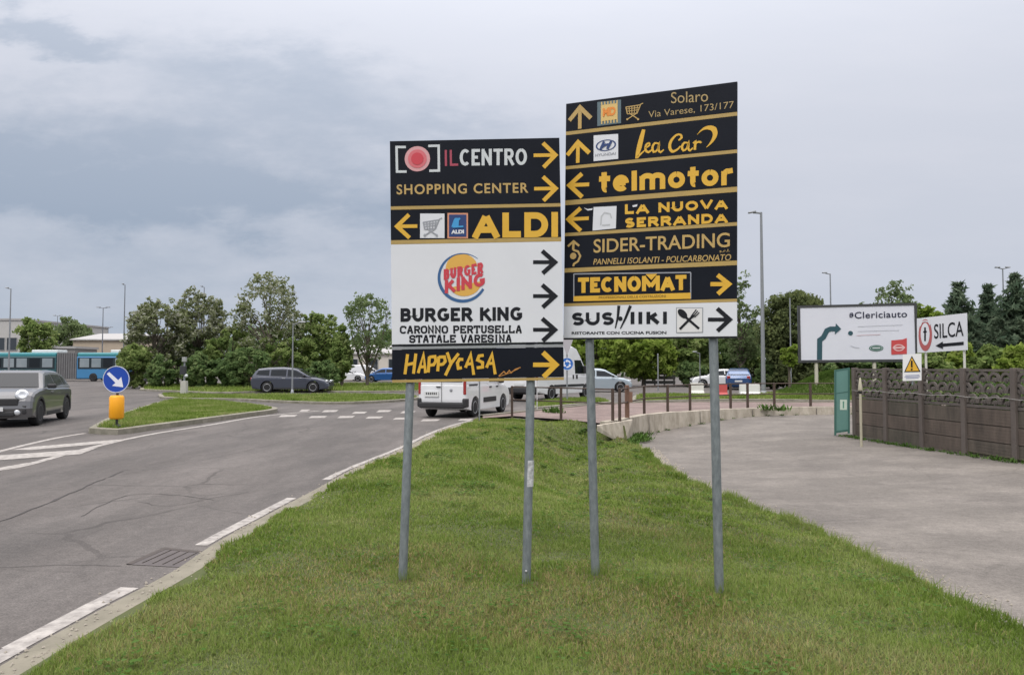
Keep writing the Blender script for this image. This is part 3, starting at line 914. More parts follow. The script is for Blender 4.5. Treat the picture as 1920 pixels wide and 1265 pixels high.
class Face:
    """A flat board in the world given by three measured corners; pixels of the photograph turn into board coordinates (s right, t up)."""
    def __init__(s, bl, br, tl):
        s.O = bl; s.ex = (br - bl).normalized(); s.W = (br - bl).length
        n = s.ex.cross(tl - bl).normalized()
        if n.y > 0: n = -n
        s.n = n; s.ey = s.ex.cross(-n) if False else (tl - bl).normalized(); s.H = (tl - bl).length

    def at(s, S, T, d=0.0): return s.O + s.ex * S + s.ey * T + s.n * d

    def px(s, u, v):
        r = ray(u, v); o = Vector((0, 0, CAMZ))
        t = (s.O - o).dot(s.n) / r.dot(s.n)
        q = o + r * t - s.O
        # oblique axes
        a, b = s.ex, s.ey; ab = a.dot(b); qa, qb = q.dot(a), q.dot(b)
        den = 1 - ab * ab
        return ((qa - ab * qb) / den, (qb - ab * qa) / den)

    def board(s, mb, s0, s1, t0, t1, th, m=0, d=0.0):
        p = [s.at(s0, t0, d), s.at(s1, t0, d), s.at(s1, t1, d), s.at(s0, t1, d)]
        mb.prism(p, -s.n * th, m)

    def quad(s, mb, pts, d, m=0): mb.poly([s.at(a, b, d) for a, b in pts], m)

    def rect(s, mb, u0, v0, u1, v1, d, m=0):
        """Rectangle through pixel box corners (vertical centre taken on each side)."""
        a, b, c, e = s.px(u0, v1), s.px(u1, v1), s.px(u1, v0), s.px(u0, v0)
        s.quad(mb, [a, b, c, e], d, m)

    def text(s, mb, txt, l, r, h, d, m=0, bold=0.0, shear=0.0, space=1.0):
        """Text fitted between the pixel points l and r (middle of the left and right edge), h pixels tall."""
        vs, fs = text_geo(txt, bold, shear, space)
        xs = [v[0] for v in vs]; ys = [v[1] for v in vs]
        a, b = s.px(*l), s.px(*r)
        um, vm = (l[0] + r[0]) / 2, (l[1] + r[1]) / 2
        hh = s.px(um, vm - h / 2)[1] - s.px(um, vm + h / 2)[1]
        x0, x1, y0, y1 = min(xs), max(xs), min(ys), max(ys)
        out = []
        for x, y in vs:
            k = (x - x0) / (x1 - x0)
            out.append(s.at(a[0] + (b[0] - a[0]) * k, a[1] + (b[1] - a[1]) * k + ((y - y0) / (y1 - y0) - .5) * hh, d))
        mb.add(out, fs, m)

    def stroke(s, mb, pts, w, d, m=0, px=True, taper=None):
        """Ribbon of w pixels along pixel points, mitred."""
        q = [Vector(s.px(*p)) for p in pts] if px else [Vector(p) for p in pts]
        k = s.px(pts[0][0] + 1, pts[0][1])[0] - s.px(*pts[0])[0] if px else 1
        hw = w * k / 2
        L, Rr = [], []
        n = len(q)
        for i in range(n):
            t0 = (q[i] - q[i - 1]).normalized() if i else (q[1] - q[0]).normalized()
            t1 = (q[i + 1] - q[i]).normalized() if i < n - 1 else t0
            t = (t0 + t1)
            t = t.normalized() if t.length > 1e-6 else t0
            nn = Vector((-t.y, t.x)); c = max(.42, nn.dot(Vector((-t0.y, t0.x))))
            f = hw / c * (taper[i] if taper else 1)
            L.append(q[i] + nn * f); Rr.append(q[i] - nn * f)
        mb.strip([s.at(p.x, p.y, d) for p in L], [s.at(p.x, p.y, d) for p in Rr], m)

    def arrow(s, mb, tail, tip, h1, h2, w, d, m=0, hw=None):
        s.stroke(mb, [tail, (tip[0] + (tail[0] - tip[0]) * .10, tip[1] + (tail[1] - tip[1]) * .10)], w, d, m)
        s.stroke(mb, [h1, tip, h2], hw or w * 1.15, d + .0006, m)

    def disc(s, mb, c, r, d, m=0, n=28, r2=None, ry=None, a0=0, a1=2 * PI):
        """Disc, ring (r2) or ellipse (ry) of pixel radius."""
        ry = ry or r
        C = s.px(*c); k = s.px(c[0] + 1, c[1])[0] - C[0]
        ang = [a0 + (a1 - a0) * i / n for i in range(n + 1)]
        e = [s.at(C[0] + math.cos(a) * r * k, C[1] + math.sin(a) * ry * k, d) for a in ang]
        if r2 is None: mb.poly(e[:-1] if a1 - a0 > 6.28 else e, m)
        else: mb.strip(e, [s.at(C[0] + math.cos(a) * r2 * k, C[1] + math.sin(a) * r2 * ry / r * k, d) for a in ang], m)


def mini(parent, name, mats, fn, **kw):
    g = MB(); fn(g); return g.build(name, mats, parent, world=True, normals=False, **kw)


def face_normals(o, n):
    me = o.data
    for p in me.polygons:
        if p.normal.dot(n) < 0: p.flip()
    me.update()


def cart(F, g, u0, v0, u1, v1, d, m, w=2.0):
    X = lambda a: u0 + (u1 - u0) * a
    Y = lambda b: v0 + (v1 - v0) * b
    F.stroke(g, [(X(1), Y(.08)), (X(.86), Y(.14)), (X(.66), Y(.62)), (X(.10), Y(.66))], w, d, m)
    F.stroke(g, [(X(.0), Y(.30)), (X(.84), Y(.17))], w, d + .0004, m)
    F.stroke(g, [(X(.02), Y(.30)), (X(.10), Y(.66))], w, d + .0008, m)
    for k in (.2, .36, .52, .68): F.stroke(g, [(X(k), Y(.30 - .13 * k)), (X(k * .82 + .07), Y(.64))], w * .8, d + .0012, m)
    for k in (.40, .52): F.stroke(g, [(X(.03 + .1 * k), Y(k)), (X(.80 - .3 * (k - .3)), Y(k - .08))], w * .7, d + .0016, m)
    F.stroke(g, [(X(.62), Y(.63)), (X(.12), Y(.94))], w, d + .0020, m); F.stroke(g, [(X(.28), Y(.66)), (X(.72), Y(.94))], w, d + .0024, m)
    F.disc(g, (X(.10), Y(.95)), w * 1.1, d + .0028, m, 10); F.disc(g, (X(.72), Y(.95)), w * 1.1, d + .0028, m, 10)


def glyph_part(name, mats, parent, fn, F):
    o = mini(parent, name, mats, fn)
    face_normals(o, F.n)
    return o


# strokes for hand-drawn and slab letters, on a unit box (x right, y up)
SLAB = {
 'C': [[(.92, .68), (.92, .9), (.7, 1), (.3, 1), (.08, .8), (.08, .2), (.3, 0), (.7, 0), (.92, .16)], [(.92, .95), (.92, .66)]],
 'A': [[(.12, 0), (.45, 1), (.58, 1), (.88, 0)], [(.25, .32), (.75, .32)], [(0, 0), (.32, 0)], [(.68, 0), (1, 0)], [(.3, 1), (.6, 1)]],
 'R': [[(.15, 0), (.15, 1), (.7, 1), (.88, .86), (.88, .62), (.7, .48), (.15, .48)], [(.55, .48), (.86, 0)], [(0, 0), (.34, 0)], [(.72, 0), (1, 0)], [(0, 1), (.2, 1)]],
 'O': [[(.3, 1), (.7, 1), (.92, .8), (.92, .2), (.7, 0), (.3, 0), (.08, .2), (.08, .8), (.3, 1)]],
 'N': [[(.16, 0), (.16, 1), (.84, 0), (.84, 1)], [(0, 0), (.32, 0)], [(.68, 1), (1, 1)], [(0, 1), (.2, 1)]],
 'P': [[(.15, 0), (.15, 1), (.7, 1), (.9, .84), (.9, .58), (.7, .42), (.15, .42)], [(0, 0), (.36, 0)], [(0, 1), (.2, 1)]],
 'E': [[(.9, .24), (.9, 0), (.15, 0), (.15, 1), (.9, 1), (.9, .76)], [(.15, .5), (.65, .5)], [(.65, .64), (.65, .36)], [(0, 0), (.2, 0)], [(0, 1), (.2, 1)]],
 'T': [[(.5, 0), (.5, 1)], [(.06, .72), (.06, 1), (.94, 1), (.94, .72)], [(.3, 0), (.7, 0)]],
 'U': [[(.16, 1), (.16, .2), (.34, 0), (.66, 0), (.84, .2), (.84, 1)], [(0, 1), (.34, 1)], [(.66, 1), (1, 1)]],
 'S': [[(.88, .7), (.88, .88), (.7, 1), (.3, 1), (.1, .86), (.1, .62), (.3, .52), (.7, .48), (.9, .38), (.9, .14), (.7, 0), (.3, 0), (.1, .12), (.1, .3)], [(.1, .33), (.1, 0)], [(.9, 1), (.9, .68)]],
 'L': [[(.16, 1), (.16, 0), (.88, 0), (.88, .3)], [(0, 1), (.36, 1)], [(0, 0), (.2, 0)]],
 'V': [[(.12, 1), (.44, 0), (.56, 0), (.88, 1)], [(0, 1), (.3, 1)], [(.7, 1), (1, 1)]],
 'I': [[(.5, 0), (.5, 1)], [(.2, 0), (.8, 0)], [(.2, 1), (.8, 1)]],
}


def slab_text(F, g, txt, l, r, h, w, d, m, gap=.20):
    wid = [{' ': .55, 'I': .6}.get(c, 1.0) for c in txt]
    tot = sum(wid) + gap * (len(txt) - 1)
    x = 0.0
    for c, cw in zip(txt, wid):
        for i, st in enumerate(SLAB.get(c, [])):
            pts = []
            for a, b in st:
                k = (x + a * cw) / tot
                pts.append((l[0] + (r[0] - l[0]) * k, l[1] + (r[1] - l[1]) * k + h * (.5 - b)))
            F.stroke(g, pts, w, d + i * .00025, m)
        x += cw + gap


# bold plain letters drawn with strokes; each glyph is (width, strokes) on a unit-high box
def _arc(cx, cy, rx, ry, a0, a1, n=9): return [(cx + rx * math.cos(R(a0 + (a1 - a0) * i / n)), cy + ry * math.sin(R(a0 + (a1 - a0) * i / n))) for i in range(n + 1)]
def _ring(): return _arc(.5, .5, .5, .5, 90, 449, 26)
SANS = {
 'A': (.98, [[(0, 0), (.48, .985)], [(.52, .985), (1, 0)], [(.2, .27), (.8, .27)]]),
 'B': (.80, [[(0, 0), (0, 1)], [(.02, 1), (.55, 1)] + _arc(.62, .77, .32, .23, 85, -85, 8) + [(.02, .54)], [(.3, .53)] + _arc(.64, .27, .36, .26, 85, -85, 8) + [(.02, 0)]]),
 'C': (.88, [_arc(.55, .5, .55, .5, 48, 312, 18)]),
 'D': (.90, [[(0, 0), (0, 1)], [(.02, 1), (.42, 1)] + _arc(.45, .5, .55, .5, 80, -80, 12) + [(.42, 0), (.02, 0)]]),
 'E': (.72, [[(1, 0), (0, 0), (0, 1), (1, 1)], [(0, .5), (.9, .5)]]),
 'G': (.92, [_arc(.55, .5, .55, .5, 48, 325, 18) + [(1, .44), (.58, .44)]]),
 'I': (.24, [[(.5, 0), (.5, 1)]]),
 'K': (.86, [[(0, 0), (0, 1)], [(.95, 1), (.08, .45)], [(.32, .6), (1, 0)]]),
 'L': (.70, [[(0, 1), (0, 0), (1, 0)]]),
 'M': (1.30, [[(0, 0), (0, 1)], [(.03, .97), (.5, .22)], [(.5, .22), (.97, .97)], [(1, 1), (1, 0)]]),
 'N': (.88, [[(0, 0), (0, 1)], [(.02, .98), (.98, .02)], [(1, 0), (1, 1)]]),
 'O': (.98, [_ring()]),
 'R': (.82, [[(0, 0), (0, 1)], [(.02, 1), (.58, 1)] + _arc(.62, .74, .34, .26, 85, -85, 8) + [(.58, .48), (.02, .48)], [(.5, .46), (1, 0)]]),
 'S': (.76, [_arc(.5, .76, .46, .24, 30, 250, 11) + _arc(.5, .26, .5, .26, 80, -150, 11)]),
 'T': (.80, [[(0, 1), (1, 1)], [(.5, 1), (.5, 0)]]),
 'U': (.86, [[(0, 1), (0, .42)] + _arc(.5, .42, .5, .42, 180, 360, 12) + [(1, 1)]]),
 'V': (.94, [[(0, 1), (.48, .015)], [(.52, .015), (1, 1)]]),
 't': (.48, [[(.42, 1), (.42, .28)] + _arc(.72, .24, .30, .24, 180, 285, 6), [(0, .74), (1, .74)]]),
 'e': (.70, [[(.06, .40), (.94, .40)], _arc(.5, .38, .5, .38, -2, 318, 18)]),
 'l': (.22, [[(.5, 0), (.5, 1.16)]]),
 'm': (1.12, [[(0, 0), (0, .78)], [(0, .5)] + _arc(.25, .55, .25, .22, 150, 0, 8) + [(.5, 0)], [(.5, .5)] + _arc(.75, .55, .25, .22, 150, 0, 8) + [(1, 0)]]),
 'o': (.74, [_arc(.5, .38, .5, .38, 90, 449, 24)]),
 'r': (.50, [[(0, 0), (0, .78)], [(0, .46)] + _arc(.55, .46, .5, .30, 165, 70, 6) + [(1, .76)]]),
}


def sans(F, g, txt, l, r, h, th, d, m=0, gap=.10, low=False):
    """Bold word between pixel points l and r; th = stroke in pixels; capitals h px tall, centred on the line l-r."""
    wid = [.36 if c == ' ' else SANS[c][0] for c in txt]
    tot = sum(wid) + gap * (len(txt) - 1); sx = (r[0] - l[0]) / tot
    x = 0.0
    for c, cw in zip(txt, wid):
        for i, st in enumerate(SANS[c][1] if c != ' ' else []):
            q = [Vector((x * sx + th / 2 + a * (cw * sx - th), th / 2 + b * (h - th))) for a, b in st]
            for e, nb in ((0, 1), (-1, -2)):
                t = (q[e] - q[nb]).normalized()
                a, b = st[e]
                if (b in (0, 1) and abs(t.y) > abs(t.x)): q[e] = q[e] + t * (th / 2) / max(.5, abs(t.y))
                elif a in (0, 1) and abs(t.x) > abs(t.y): q[e] = q[e] + t * (th / 2)
            pts = [(l[0] + p.x, l[1] + (r[1] - l[1]) * p.x / (r[0] - l[0]) + h / 2 - p.y) for p in q]
            F.stroke(g, pts, th, d + i * .00022, m)
        x += cw + gap


# ------------------------------------------------------------------ left advance sign
FL = Face(P(735.5, 717, 5.43), P(1057.5, 712, 5.41), P(731, 265, 5.43))
left_base = Vector((FL.at(.6, 0).x, 5.46, .035))
SL = thing('direction_sign', left_base, 'left and lower big direction board with a large white panel and round burger emblem', 'road sign')
W, H = FL.W, FL.H
tv = lambda v: FL.px(735, v)[1]
TH = .03
def panel(F, root, name, s0, s1, t0, t1, m, label, trim=None, trim_m=None):
    g = MB(); F.board(g, s0, s1, t0, t1, TH, 0)
    o = g.build(name, [m], root, world=True)
    o['label'] = label
    if trim:
        g = MB(); F.board(g, s0, s1, trim[0], trim[1], TH * .9, 0, -.001)
        g.build('trim', [trim_m or TRIM], root, world=True)
    return o


pa = panel(FL, SL, 'panel', 0, W, tv(386.5), H, SIGN_BLACK, 'tall black panel with a red dot in brackets and two yellow arrows', (tv(393.3), tv(387)))
pb = panel(FL, SL, 'panel', 0, W, tv(450), tv(393.8), SIGN_BLACK, 'black panel with big yellow capitals and a left arrow', (tv(458), tv(450.4)))
pc = panel(FL, SL, 'panel', 0, W, tv(645.5), tv(458.5), SIGN_WHITE, 'large white panel with a round burger emblem and three black arrows', (tv(650), tv(646)), SIGN_INK)
pd = panel(FL, SL, 'panel', 0, W, tv(711.5), tv(655.5), SIGN_BLACK, 'bottom black panel with slanted yellow hand lettering', (tv(717), tv(712)))
g = MB(); FL.board(g, 0, W, tv(655), tv(650.4), TH * .8, 0, -.002); g.build('trim', [ALU], SL, world=True)
D1, D2, D3, D4 = .0015, .0035, .0055, .0075


def f(g):
    FL.stroke(g, [(761, 276), (743.5, 276), (744.5, 322), (762.5, 322)], 4.6, D1, 0)
    FL.stroke(g, [(803, 274), (822.5, 273.5), (823, 320), (805, 320.5)], 4.6, D1, 0)
    FL.disc(g, (782.6, 298), 23.8, D1, 1); FL.disc(g, (782.6, 298), 17.5, D2, 2); FL.disc(g, (782.6, 298), 11.5, D3, 3)
glyph_part('emblem', [SIGN_SILVER, SIGN_PINK, SIGN_ROSE, SIGN_RED], pa, f, FL)
def f(g):
    FL.text(g, 'IL', (834, 296.5), (859, 296), 30, D1, 0, .004)
    sans(FL, g, 'CENTRO', (862, 295.5), (988, 294), 31, 5.6, D1, 1, .14)
glyph_part('lettering', [mat('faded_red', (.36, .05, .085), .5), SIGN_SILVER], pa, f, FL)
glyph_part('lettering', [SIGN_DULL], pa, lambda g: FL.text(g, 'SHOPPING CENTER', (743.7, 355.5), (990.5, 352.2), 19, D1, 0, .020, 0, 1.16), FL)
glyph_part('arrow', [SIGN_YELLOW], pa, lambda g: FL.arrow(g, (1000.5, 291.5), (1041.5, 291), (1018, 268.5), (1019, 314), 6.6, D1), FL)
glyph_part('arrow', [SIGN_YELLOW], pa, lambda g: FL.arrow(g, (1001.5, 354), (1042, 353.5), (1018, 331.5), (1019, 376.5), 6.6, D1), FL)
glyph_part('arrow', [SIGN_YELLOW], pb, lambda g: FL.arrow(g, (782.6, 424), (744.5, 424.5), (767, 402.5), (768, 446), 6.6, D1), FL)
glyph_part('lettering', [SIGN_YELLOW], pb, lambda g: sans(FL, g, 'ALDI', (887, 423), (1046, 421), 47, 12.2, D1, 0, .13), FL)
def f(g):
    FL.rect(g, 787.7, 400.5, 833.5, 446.4, D1, 0); cart(FL, g, 793, 406, 829, 443, D2, 1, 2.2)
glyph_part('cart_symbol', [SIGN_WHITE, SIGN_GREY], pb, f, FL)
def f(g):
    FL.rect(g, 839, 399.5, 877.5, 447, D1, 0); FL.rect(g, 842, 402.5, 874.5, 444, D2, 1)
    for k in range(4):
        FL.stroke(g, [(848 + k * 3.4, 426 - k * .3), (852.5 + k * 2.2, 413), (855 + k * 2.6, 409.5)], 3.4, D3 + k * .0006, 2)
    FL.stroke(g, [(849, 426), (869, 425)], 3.2, D4 + .001, 2)
    FL.text(g, 'ALDI', (846, 435), (870, 434.5), 7.5, D3, 3, .06)
glyph_part('store_emblem', [mat('sign_coral', (.62, .27, .16), .5), SIGN_NAVY, SIGN_SKY, SIGN_WHITE], pb, f, FL)
for yv in (491.5, 555, 618):
    glyph_part('arrow', [SIGN_INK], pc, lambda g: FL.arrow(g, (999.5, yv), (1040.5, yv), (1016.5, yv - 21), (1017.5, yv + 21), 7.2, D1), FL)
def f(g):
    sans(FL, g, 'BURGER KING', (751, 590.5), (979, 588), 25.5, 6.4, D1, 0, .12)
    slab_text(FL, g, 'CARONNO PERTUSELLA', (750.5, 618), (978, 617), 11.6, 3.3, D1, 0)
    slab_text(FL, g, 'STATALE VARESINA', (768, 635.3), (959, 634.3), 11.6, 3.3, D1, 0)
glyph_part('lettering', [SIGN_INK], pc, f, FL)
def f(g):
    # two bun halves, crescent and slanted words
    def bun(cx, cy, rx_, ry_, a0, a1, tilt, m):
        pts = []
        for i in range(17):
            a = a0 + (a1 - a0) * i / 16
            x, y = math.cos(a) * rx_, -math.sin(a) * ry_
            pts.append((cx + x * math.cos(tilt) + y * math.sin(tilt), cy - x * math.sin(tilt) + y * math.cos(tilt)))
        FL.quad(g, [FL.px(*p) for p in pts], D1, m)
    bun(865.5, 503, 30, 27, 0, PI, .13, 0)
    bun(873, 533, 29, 22, PI, 2 * PI, .20, 0)
    n = 40; out, inn_ = [], []
    for i in range(n + 1):
        a = R(52) + R(300 - 20) * i / n
        k = i / n
        th = .8 + 6.6 * math.sin(PI * min(1, k * .60 + .14)) ** 1.2 * (0.25 + .75 * k)
        ro = 46.5
        out.append((867 + math.cos(a) * ro, 521 - math.sin(a) * ro)); inn_.append((867 + math.cos(a) * (ro - th) + .8, 521 - math.sin(a) * (ro - th)))
    g.strip([FL.at(*FL.px(*p), D1) for p in out], [FL.at(*FL.px(*p), D1) for p in inn_], 1)
    sans(FL, g, 'BURGER', (832, 515), (906, 501.5), 20, 4.8, D2, 2, .14)
    sans(FL, g, 'KING', (834, 538), (909, 523), 25, 6.4, D2, 2, .13)
glyph_part('burger_emblem', [mat('bun_yellow', (.68, .38, .07), .5), mat('crescent_blue', (.035, .11, .26), .45), SIGN_RED], pc, f, FL)
HC = {  # hand lettering: crop pixels of the bottom board
 'H': [[(200, 965), (178, 1135)], [(270, 960), (250, 1130)], [(190, 1055), (262, 1040)]],
 'A': [[(290, 1125), (335, 965), (352, 1125)], [(305, 1075), (345, 1070)]],
 'P': [[(385, 985), (375, 1120)], [(385, 990), (432, 985), (440, 1025), (420, 1055), (382, 1060)]],
 'p': [[(465, 985), (455, 1110)], [(465, 990), (512, 988), (520, 1025), (500, 1050), (462, 1055)]],
 'Y': [[(535, 950), (565, 1040)], [(632, 960), (570, 1040), (520, 1145)]],
 'c': [[(672, 1010), (640, 1008), (622, 1040), (630, 1085), (660, 1080)]],
 'a': [[(690, 1080), (735, 965), (760, 1140)], [(705, 1050), (745, 1045)]],
 's': [[(845, 975), (805, 980), (792, 1015), (835, 1035), (835, 1075), (785, 1080)]],
 'd': [[(868, 1080), (915, 965), (942, 1135)], [(880, 1045), (925, 1042)]],
}
def f(g):
    i = 0
    for L_ in HC.values():
        for st in L_:
            i += 1
            FL.stroke(g, [(720 + x / 4.517, 450 + y / 4.517) for x, y in st], 5.6, D1 + i * .00012, 0)
    FL.stroke(g, [(935, 705), (945, 696), (949, 701), (955, 694), (958, 699), (966, 692), (976, 688.5)], 1.8, D1, 1)
    FL.stroke(g, [(936, 705.5), (955, 699), (972, 691)], 1.3, D1 + .0004, 1)
glyph_part('lettering', [SIGN_YELLOW, mat('rust_orange', (.45, .20, .045), .5)], pd, f, FL)
glyph_part('arrow', [SIGN_YELLOW], pd, lambda g: FL.arrow(g, (999.5, 683.6), (1042.5, 683.6), (1018, 660.5), (1019, 706.5), 8.2, D1), FL)


def post(root, top_px, bot_px, D_top, D_bot, F, r=.032, label=None, t_hi=1.70):
    """Round galvanised post: from the ground to the lower edge of the boards and on up behind them."""
    b = G(*bot_px, zgrass(0, 5.4)); b = P(bot_px[0], bot_px[1], D_bot); tp = P(top_px[0], top_px[1], D_top)
    d = (tp - b).normalized()
    s, t = F.px(*top_px)
    hi = F.at(s, t_hi, -TH - r * .95)
    g = MB(); g.tube([b - d * .25, b, tp, F.at(s, .05, -TH - r * .95), hi], r, 16, 0)
    g.build('post', [GALV], root, world=True)
    for k in range(7):                         # clamps behind the boards
        c = F.at(s, .14 + k * .253, -TH - r)
        if .14 + k * .253 > t_hi: break
        g = MB(); g.tube([c - F.ex * .06, c + F.ex * .06], .018, 6, 0); g.build('clamp', [GALV_D], root, world=True)


post(SL, (769, 722), (755, 1083), 5.47, 5.47, FL)
post(SL, (995, 718), (987, 1086), 5.46, 5.46, FL)
# sticker on the second post
g = MB()
a, b = P(993.6, 862, 5.425), P(992.2, 911, 5.425)
for k in range(6):
    pass
n = 8
vs, fs = [], []
for j, c in enumerate((b, a)):
    for i in range(n + 1):
        an = R(-95) + R(95) * i / n
        vs.append((c.x + math.sin(an) * .0 + math.cos(an + PI / 2) * -.0335 * -1, 5.46 - .034 * math.cos(an + R(20)) if False else 5.46 + .0335 * math.sin(an), c.z))
vs = []
for j, (u, v) in enumerate(((991.6, 911), (993.2, 862))):
    c = P(u, v, 5.46)
    for i in range(n + 1):
        an = R(-115) + R(105) * i / n
        vs.append((c.x + .0335 * math.cos(an), 5.46 + .0335 * math.sin(an), c.z))
fs = [(i, i + 1, n + 2 + i, n + 1 + i) for i in range(n)]
g.add(vs, fs, 0, True)
g.build('sticker', mat('paper_sticker', (.62, .62, .63), .6, (.3, .3, .3), 30, .25), SL, world=True)
# rusty foot bolt
g = MB(); c = P(986.5, 1070, 5.43); g.lathe([(.0, 0), (.010, .0), (.008, -.012)], c, (0, 1, 0), 8)
g.build('bolt', mat('bolt_steel', (.45, .45, .45), .4, metal=.8), SL, world=True)

# ------------------------------------------------------------------ right advance sign
FR = Face(P(1056.5, 635, 5.58), P(1381.5, 632, 5.12), P(1061.5, 195, 5.58))
SR = thing('direction_sign', (FR.at(.6, 0).x, 5.38, .02), 'right and taller big direction board with yellow lettering rows above one white row', 'road sign')
W2 = FR.W
def tR(vl): return FR.px(1059, vl)[1]
rows = [(195, 247, 'top black row with a small yellow badge and thin faded address'), (254.3, 311.6, 'black row with a white square emblem and yellow script'), (318.4, 375.6, 'black row with wide lowercase yellow lettering'),
        (385.3, 436.6, 'black row with a torn white square and two lines of capitals'), (443.5, 502.6, 'black row with thin yellow capitals and a curled arrow'), (511.3, 568.4, 'black row with a framed bold yellow word'),
        (574.4, 633.2, 'bottom white row with black letters, crossed spoon and fork')]
rp = []
for i, (a, b, lab) in enumerate(rows):
    tr = None
    if i < 6: tr = (tR(rows[i + 1][0]) + .0015, tR(b) - .0015)
    t1 = FR.H if i == 0 else tR(a)
    rp.append(panel(FR, SR, 'panel', 0, W2, tR(b), t1, SIGN_WHITE if i == 6 else SIGN_BLACK, lab, tr))
g = MB(); FR.board(g, 0, W2, -.006, tR(633.6), TH * .9, 0, -.002); g.build('trim', [SIGN_INK], SR, world=True)
c3 = lambda x, y: (1040 + x / 5.061, 140 + y / 5.061)
c4 = lambda x, y: (1040 + x / 4.217, 350 + y / 4.217)
glyph_part('arrow', [SIGN_DULL], rp[0], lambda g: FR.arrow(g, c3(238, 515), c3(240, 312), c3(140, 437), c3(345, 415), 6.6, D1), FR)
def f(g):
    a = [FR.px(*c3(x, y)) for x, y in ((405, 490), (630, 462), (630, 238), (405, 262))]
    FR.quad(g, a, D1, 0)
    a = [FR.px(*c3(x, y)) for x, y in ((440, 445), (598, 425), (598, 272), (440, 292))]
    FR.quad(g, a, D2, 1)
    for k in range(6):
        x = 448 + k * 29
        for (y0, y1) in ((262 - k * 3.2, 292 - k * 3.2), (442 - k * 3, 472 - k * 3)): FR.stroke(g, [c3(x, y0), c3(x, y1)], 2.2, D2 + .0006, 1)
    FR.text(g, 'MD', c3(458, 362), c3(580, 345), 16, D3, 2, .05)
glyph_part('store_emblem', [mat('sign_slate', (.10, .15, .17), .5), mat('sign_pale_yellow', (.66, .46, .16), .5), SIGN_ORANGE], rp[0], f, FR)
glyph_part('cart_symbol', [SIGN_DULL], rp[0], lambda g: cart(FR, g, 1173, 191, 1206, 226, D1, 0, 1.8), FR)
def f(g):
    FR.text(g, 'Solaro', c3(1105, 222), c3(1455, 203), 21, D1, 0, -.002)
    FR.text(g, 'Via Varese, 173/177', c3(890, 384), c3(1700, 290), 14.5, D1, 0, -.004)
glyph_part('lettering', [mat('faded_ochre', (.40, .29, .12), .6)], rp[0], f, FR)
glyph_part('arrow', [SIGN_YELLOW], rp[1], lambda g: FR.arrow(g, c3(219, 838), c3(222, 642), c3(120, 766), c3(330, 745), 6.6, D1), FR)
def f(g):
    FR.quad(g, [FR.px(*c3(x, y)) for x, y in ((370, 822), (603, 800), (603, 563), (370, 578))], D1, 0)
    FR.disc(g, c3(487, 672), 19, D2, 1, 30, r2=16.2, ry=10.5)
    FR.stroke(g, [c3(436, 712), c3(470, 636)], 4.6, D3, 1); FR.stroke(g, [c3(500, 708), c3(538, 634)], 4.6, D3 + .0003, 1)
    FR.stroke(g, [c3(450, 690), c3(480, 668), c3(522, 664)], 4.2, D3 + .0006, 1)
    FR.text(g, 'HYUNDAI', c3(385, 768), c3(580, 748), 5, D2, 2, .02)
glyph_part('car_emblem', [SIGN_WHITE, SIGN_NAVY, SIGN_GREY], rp[1], f, FR)
SCRIPT = [[(845, 522, 1.5), (822, 610, 2.0), (800, 700, 2.1), (780, 785, 1.2), (800, 770, .9), (830, 742, .7), (852, 722, .6)],
          [(858, 700, .6), (900, 672, .8), (895, 650, .7), (868, 668, .9), (862, 715, 1.0), (890, 738, .9), (925, 712, .7)],
          [(985, 655, .6), (950, 652, .9), (928, 690, 1.0), (940, 735, .9), (975, 715, .8), (992, 655, 1.0), (985, 712, 1.0), (1005, 738, .8), (1035, 712, .6)],
          [(1175, 625, .7), (1205, 600, 1.0), (1195, 572, .8), (1155, 575, .9), (1105, 630, 1.2), (1092, 690, 1.3), (1115, 730, 1.2), (1160, 715, .9), (1195, 680, .6)],
          [(1262, 650, .6), (1230, 648, .9), (1208, 685, 1.0), (1222, 722, .9), (1255, 700, .8), (1272, 645, 1.0), (1268, 700, 1.0), (1285, 722, .8), (1312, 695, .6)],
          [(1315, 655, .7), (1336, 638, 1.0), (1333, 675, 1.1), (1330, 716, 1.1)], [(1332, 672, .6), (1350, 646, .8), (1378, 640, 1.0), (1392, 650, .7)],
          [(1352, 572, .1), (1400, 525, .8), (1455, 505, 1.7), (1510, 520, 2.3), (1522, 575, 1.9), (1490, 640, 1.1), (1440, 692, .2)]]
def f(g):
    for i, st in enumerate(SCRIPT):
        pts = [Vector((x, y, w)) for x, y, w in st]
        q = smooth_line([Vector((p.x / 40, p.y / 40, p.z)) for p in pts], .4)
        FR.stroke(g, [c3(p.x * 40, p.y * 40) for p in q], 4.3, D1 + i * .0003, 0, taper=[max(.08, p.z) for p in q])
glyph_part('lettering', [SIGN_YELLOW], rp[1], f, FR)
glyph_part('arrow', [SIGN_YELLOW], rp[2], lambda g: FR.arrow(g, c3(328, 1042), c3(140, 1050), c3(260, 940), c3(262, 1163), 7.0, D1), FR)
glyph_part('lettering', [SIGN_YELLOW], rp[2], lambda g: sans(FR, g, 'telmotor', c3(422, 1026), c3(1690, 950), 38, 10.0, D1, 0, .12), FR)
glyph_part('arrow', [SIGN_YELLOW], rp[3], lambda g: FR.arrow(g, c4(270, 250), c4(108, 258), c4(206, 170), c4(207, 350), 6.6, D1), FR)
def f(g):
    FR.quad(g, [FR.px(*c4(x, y)) for x, y in ((300, 348), (484, 330), (490, 153), (392, 158), (308, 162))], D1, 0)
    FR.stroke(g, [c4(365, 305), c4(370, 235), c4(395, 205), (1040 + 440 / 4.217, 350 + 215 / 4.217), c4(450, 250)], 2.2, D2, 1)
    FR.stroke(g, [c4(375, 305), c4(440, 300)], 2.0, D2 + .0004, 1)
